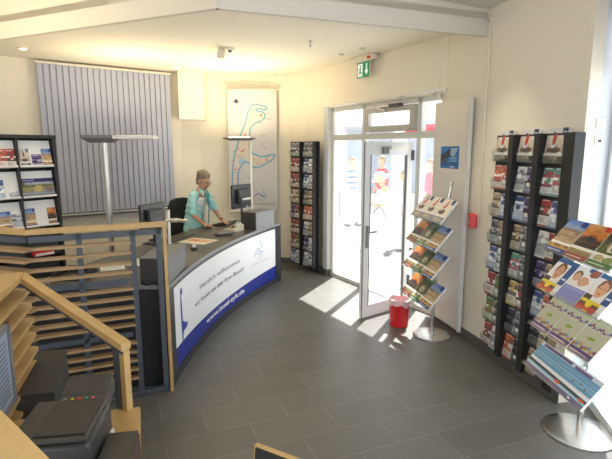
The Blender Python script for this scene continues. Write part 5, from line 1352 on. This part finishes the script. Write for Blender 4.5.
# ================================================================== OUTSIDE
mb = MB(); mb.prism([(.40, 7.42), (1.60, 5.42), (2.08, 3.70), (2.3, 3.60), (2.2, 3.0), (2.12, 2.5), (2.07, .2), (14, .2), (14, 26), (-6, 26), (-2.4, 8.6), (0, 8.45), (.3, 7.8)][::1], -.12, -.01, 'paving')
struct(mb.build('ground_outside', kind='structure'))
fc = thing('shop_building', 'pale shop building across the street seen through the entrance glass', 'building')
mb = MB(); mb.box((4, 18.6, 3.0), (16, .6, 6.0), 'facade'); mb.build('wall', fc)
for k in range(6):
    mb = MB(); mb.box((-2.2 + k * 2.3, 18.28, 1.45), (1.7, .06, 2.3), 'shopglass'); w_ = mb.build('shop_window', fc)
    mb = MB(); mb.box((-2.2 + k * 2.3, 18.1, 2.75), (1.9, .5, .12), ['redcloth', 'whitecloth', 'stripe'][k % 3] if False else M[['redcloth', 'whitecloth', 'greycloth'][k % 3]], (R(-20), 0, 0)); mb.build('awning', w_)
sb = thing('display_board', 'white framed display board standing on the street outside the left sidelight', 'display board', (.99, 9.6, 0), R(5))
mb = MB(); mb.bbox((0, 0, .82), (.62, .03, .60), 'whitecloth', .004); mb.build('panel', sb)
mb = MB()
for z in (.51, 1.13): mb.box((0, -.018, z), (.62, .012, .02), 'gasket')
for x in (-.31, .31): mb.box((x, -.018, .82), (.02, .012, .64), 'gasket')
mb.build('frame', sb)
for x in (-.25, .25): mb = MB(); mb.tube([(x, 0, .52), (x, .1, -.01)], .015, 'box', 8); mb.build('leg', sb)

# ================================================================== LIGHT
def alight(name, loc, rot, size, e, col, sy=None, spread=None):
    l = bpy.data.lights.new(name, 'AREA'); l.energy = e; l.color = col; l.size = size
    if sy: l.shape = 'RECTANGLE'; l.size_y = sy
    if spread: l.spread = spread
    o = bpy.data.objects.new(name, l); COL.objects.link(o); o.location = loc; o.rotation_euler = rot; return o
WARM = (1, .80, .50)
alight('uplight_glow', (-2.35, 6.38, 2.20), (PI, 0, R(5)), .5, E_UP * .22, WARM, .2, R(150))
alight('uplight_glow', (-3.2, 3.2, 2.20), (PI, 0, R(20)), .5, E_UP * 1.15, WARM, .2)
alight('uplight_glow', (-1.02, 7.2, 2.17), (PI, 0, 0), .36, E_UP * .52, WARM, .16)

for x, y, z in ((-3.43, 6.03, 3.17), (-1.94, 7.36, 3.17), (1.36, 4.17, 3.23)):
    l = bpy.data.lights.new('spot', 'SPOT'); l.energy = 35; l.spot_size = R(75); l.spot_blend = .8; l.color = (1, .88, .68); l.shadow_soft_size = .03
    o = bpy.data.objects.new('spot', l); COL.objects.link(o); o.location = (x, y, z)
sun = bpy.data.lights.new('sun', 'SUN'); sun.energy = E_SUN; sun.angle = R(.6); sun.color = (1, .96, .90)
o = bpy.data.objects.new('sun', sun); COL.objects.link(o)
o.rotation_euler = V((-.25, -.52, -.82)).to_track_quat('-Z', 'Y').to_euler()
w = bpy.data.worlds.new('world'); SC.world = w; w.use_nodes = True
bgn = w.node_tree.nodes['Background']; bgn.inputs[0].default_value = (.93, .955, 1, 1); bgn.inputs[1].default_value = E_SKY
vs_ = SC.view_settings; vs_.view_transform = 'Standard'; vs_.look = 'None'; vs_.gamma = 1; vs_.use_curve_mapping = False; vs_.exposure = EXPO
cy = SC.cycles; cy.use_denoising = True; cy.max_bounces = 10; cy.diffuse_bounces = 5; cy.transparent_max_bounces = 24; cy.caustics_reflective = False; cy.caustics_refractive = False; cy.sample_clamp_indirect = 6
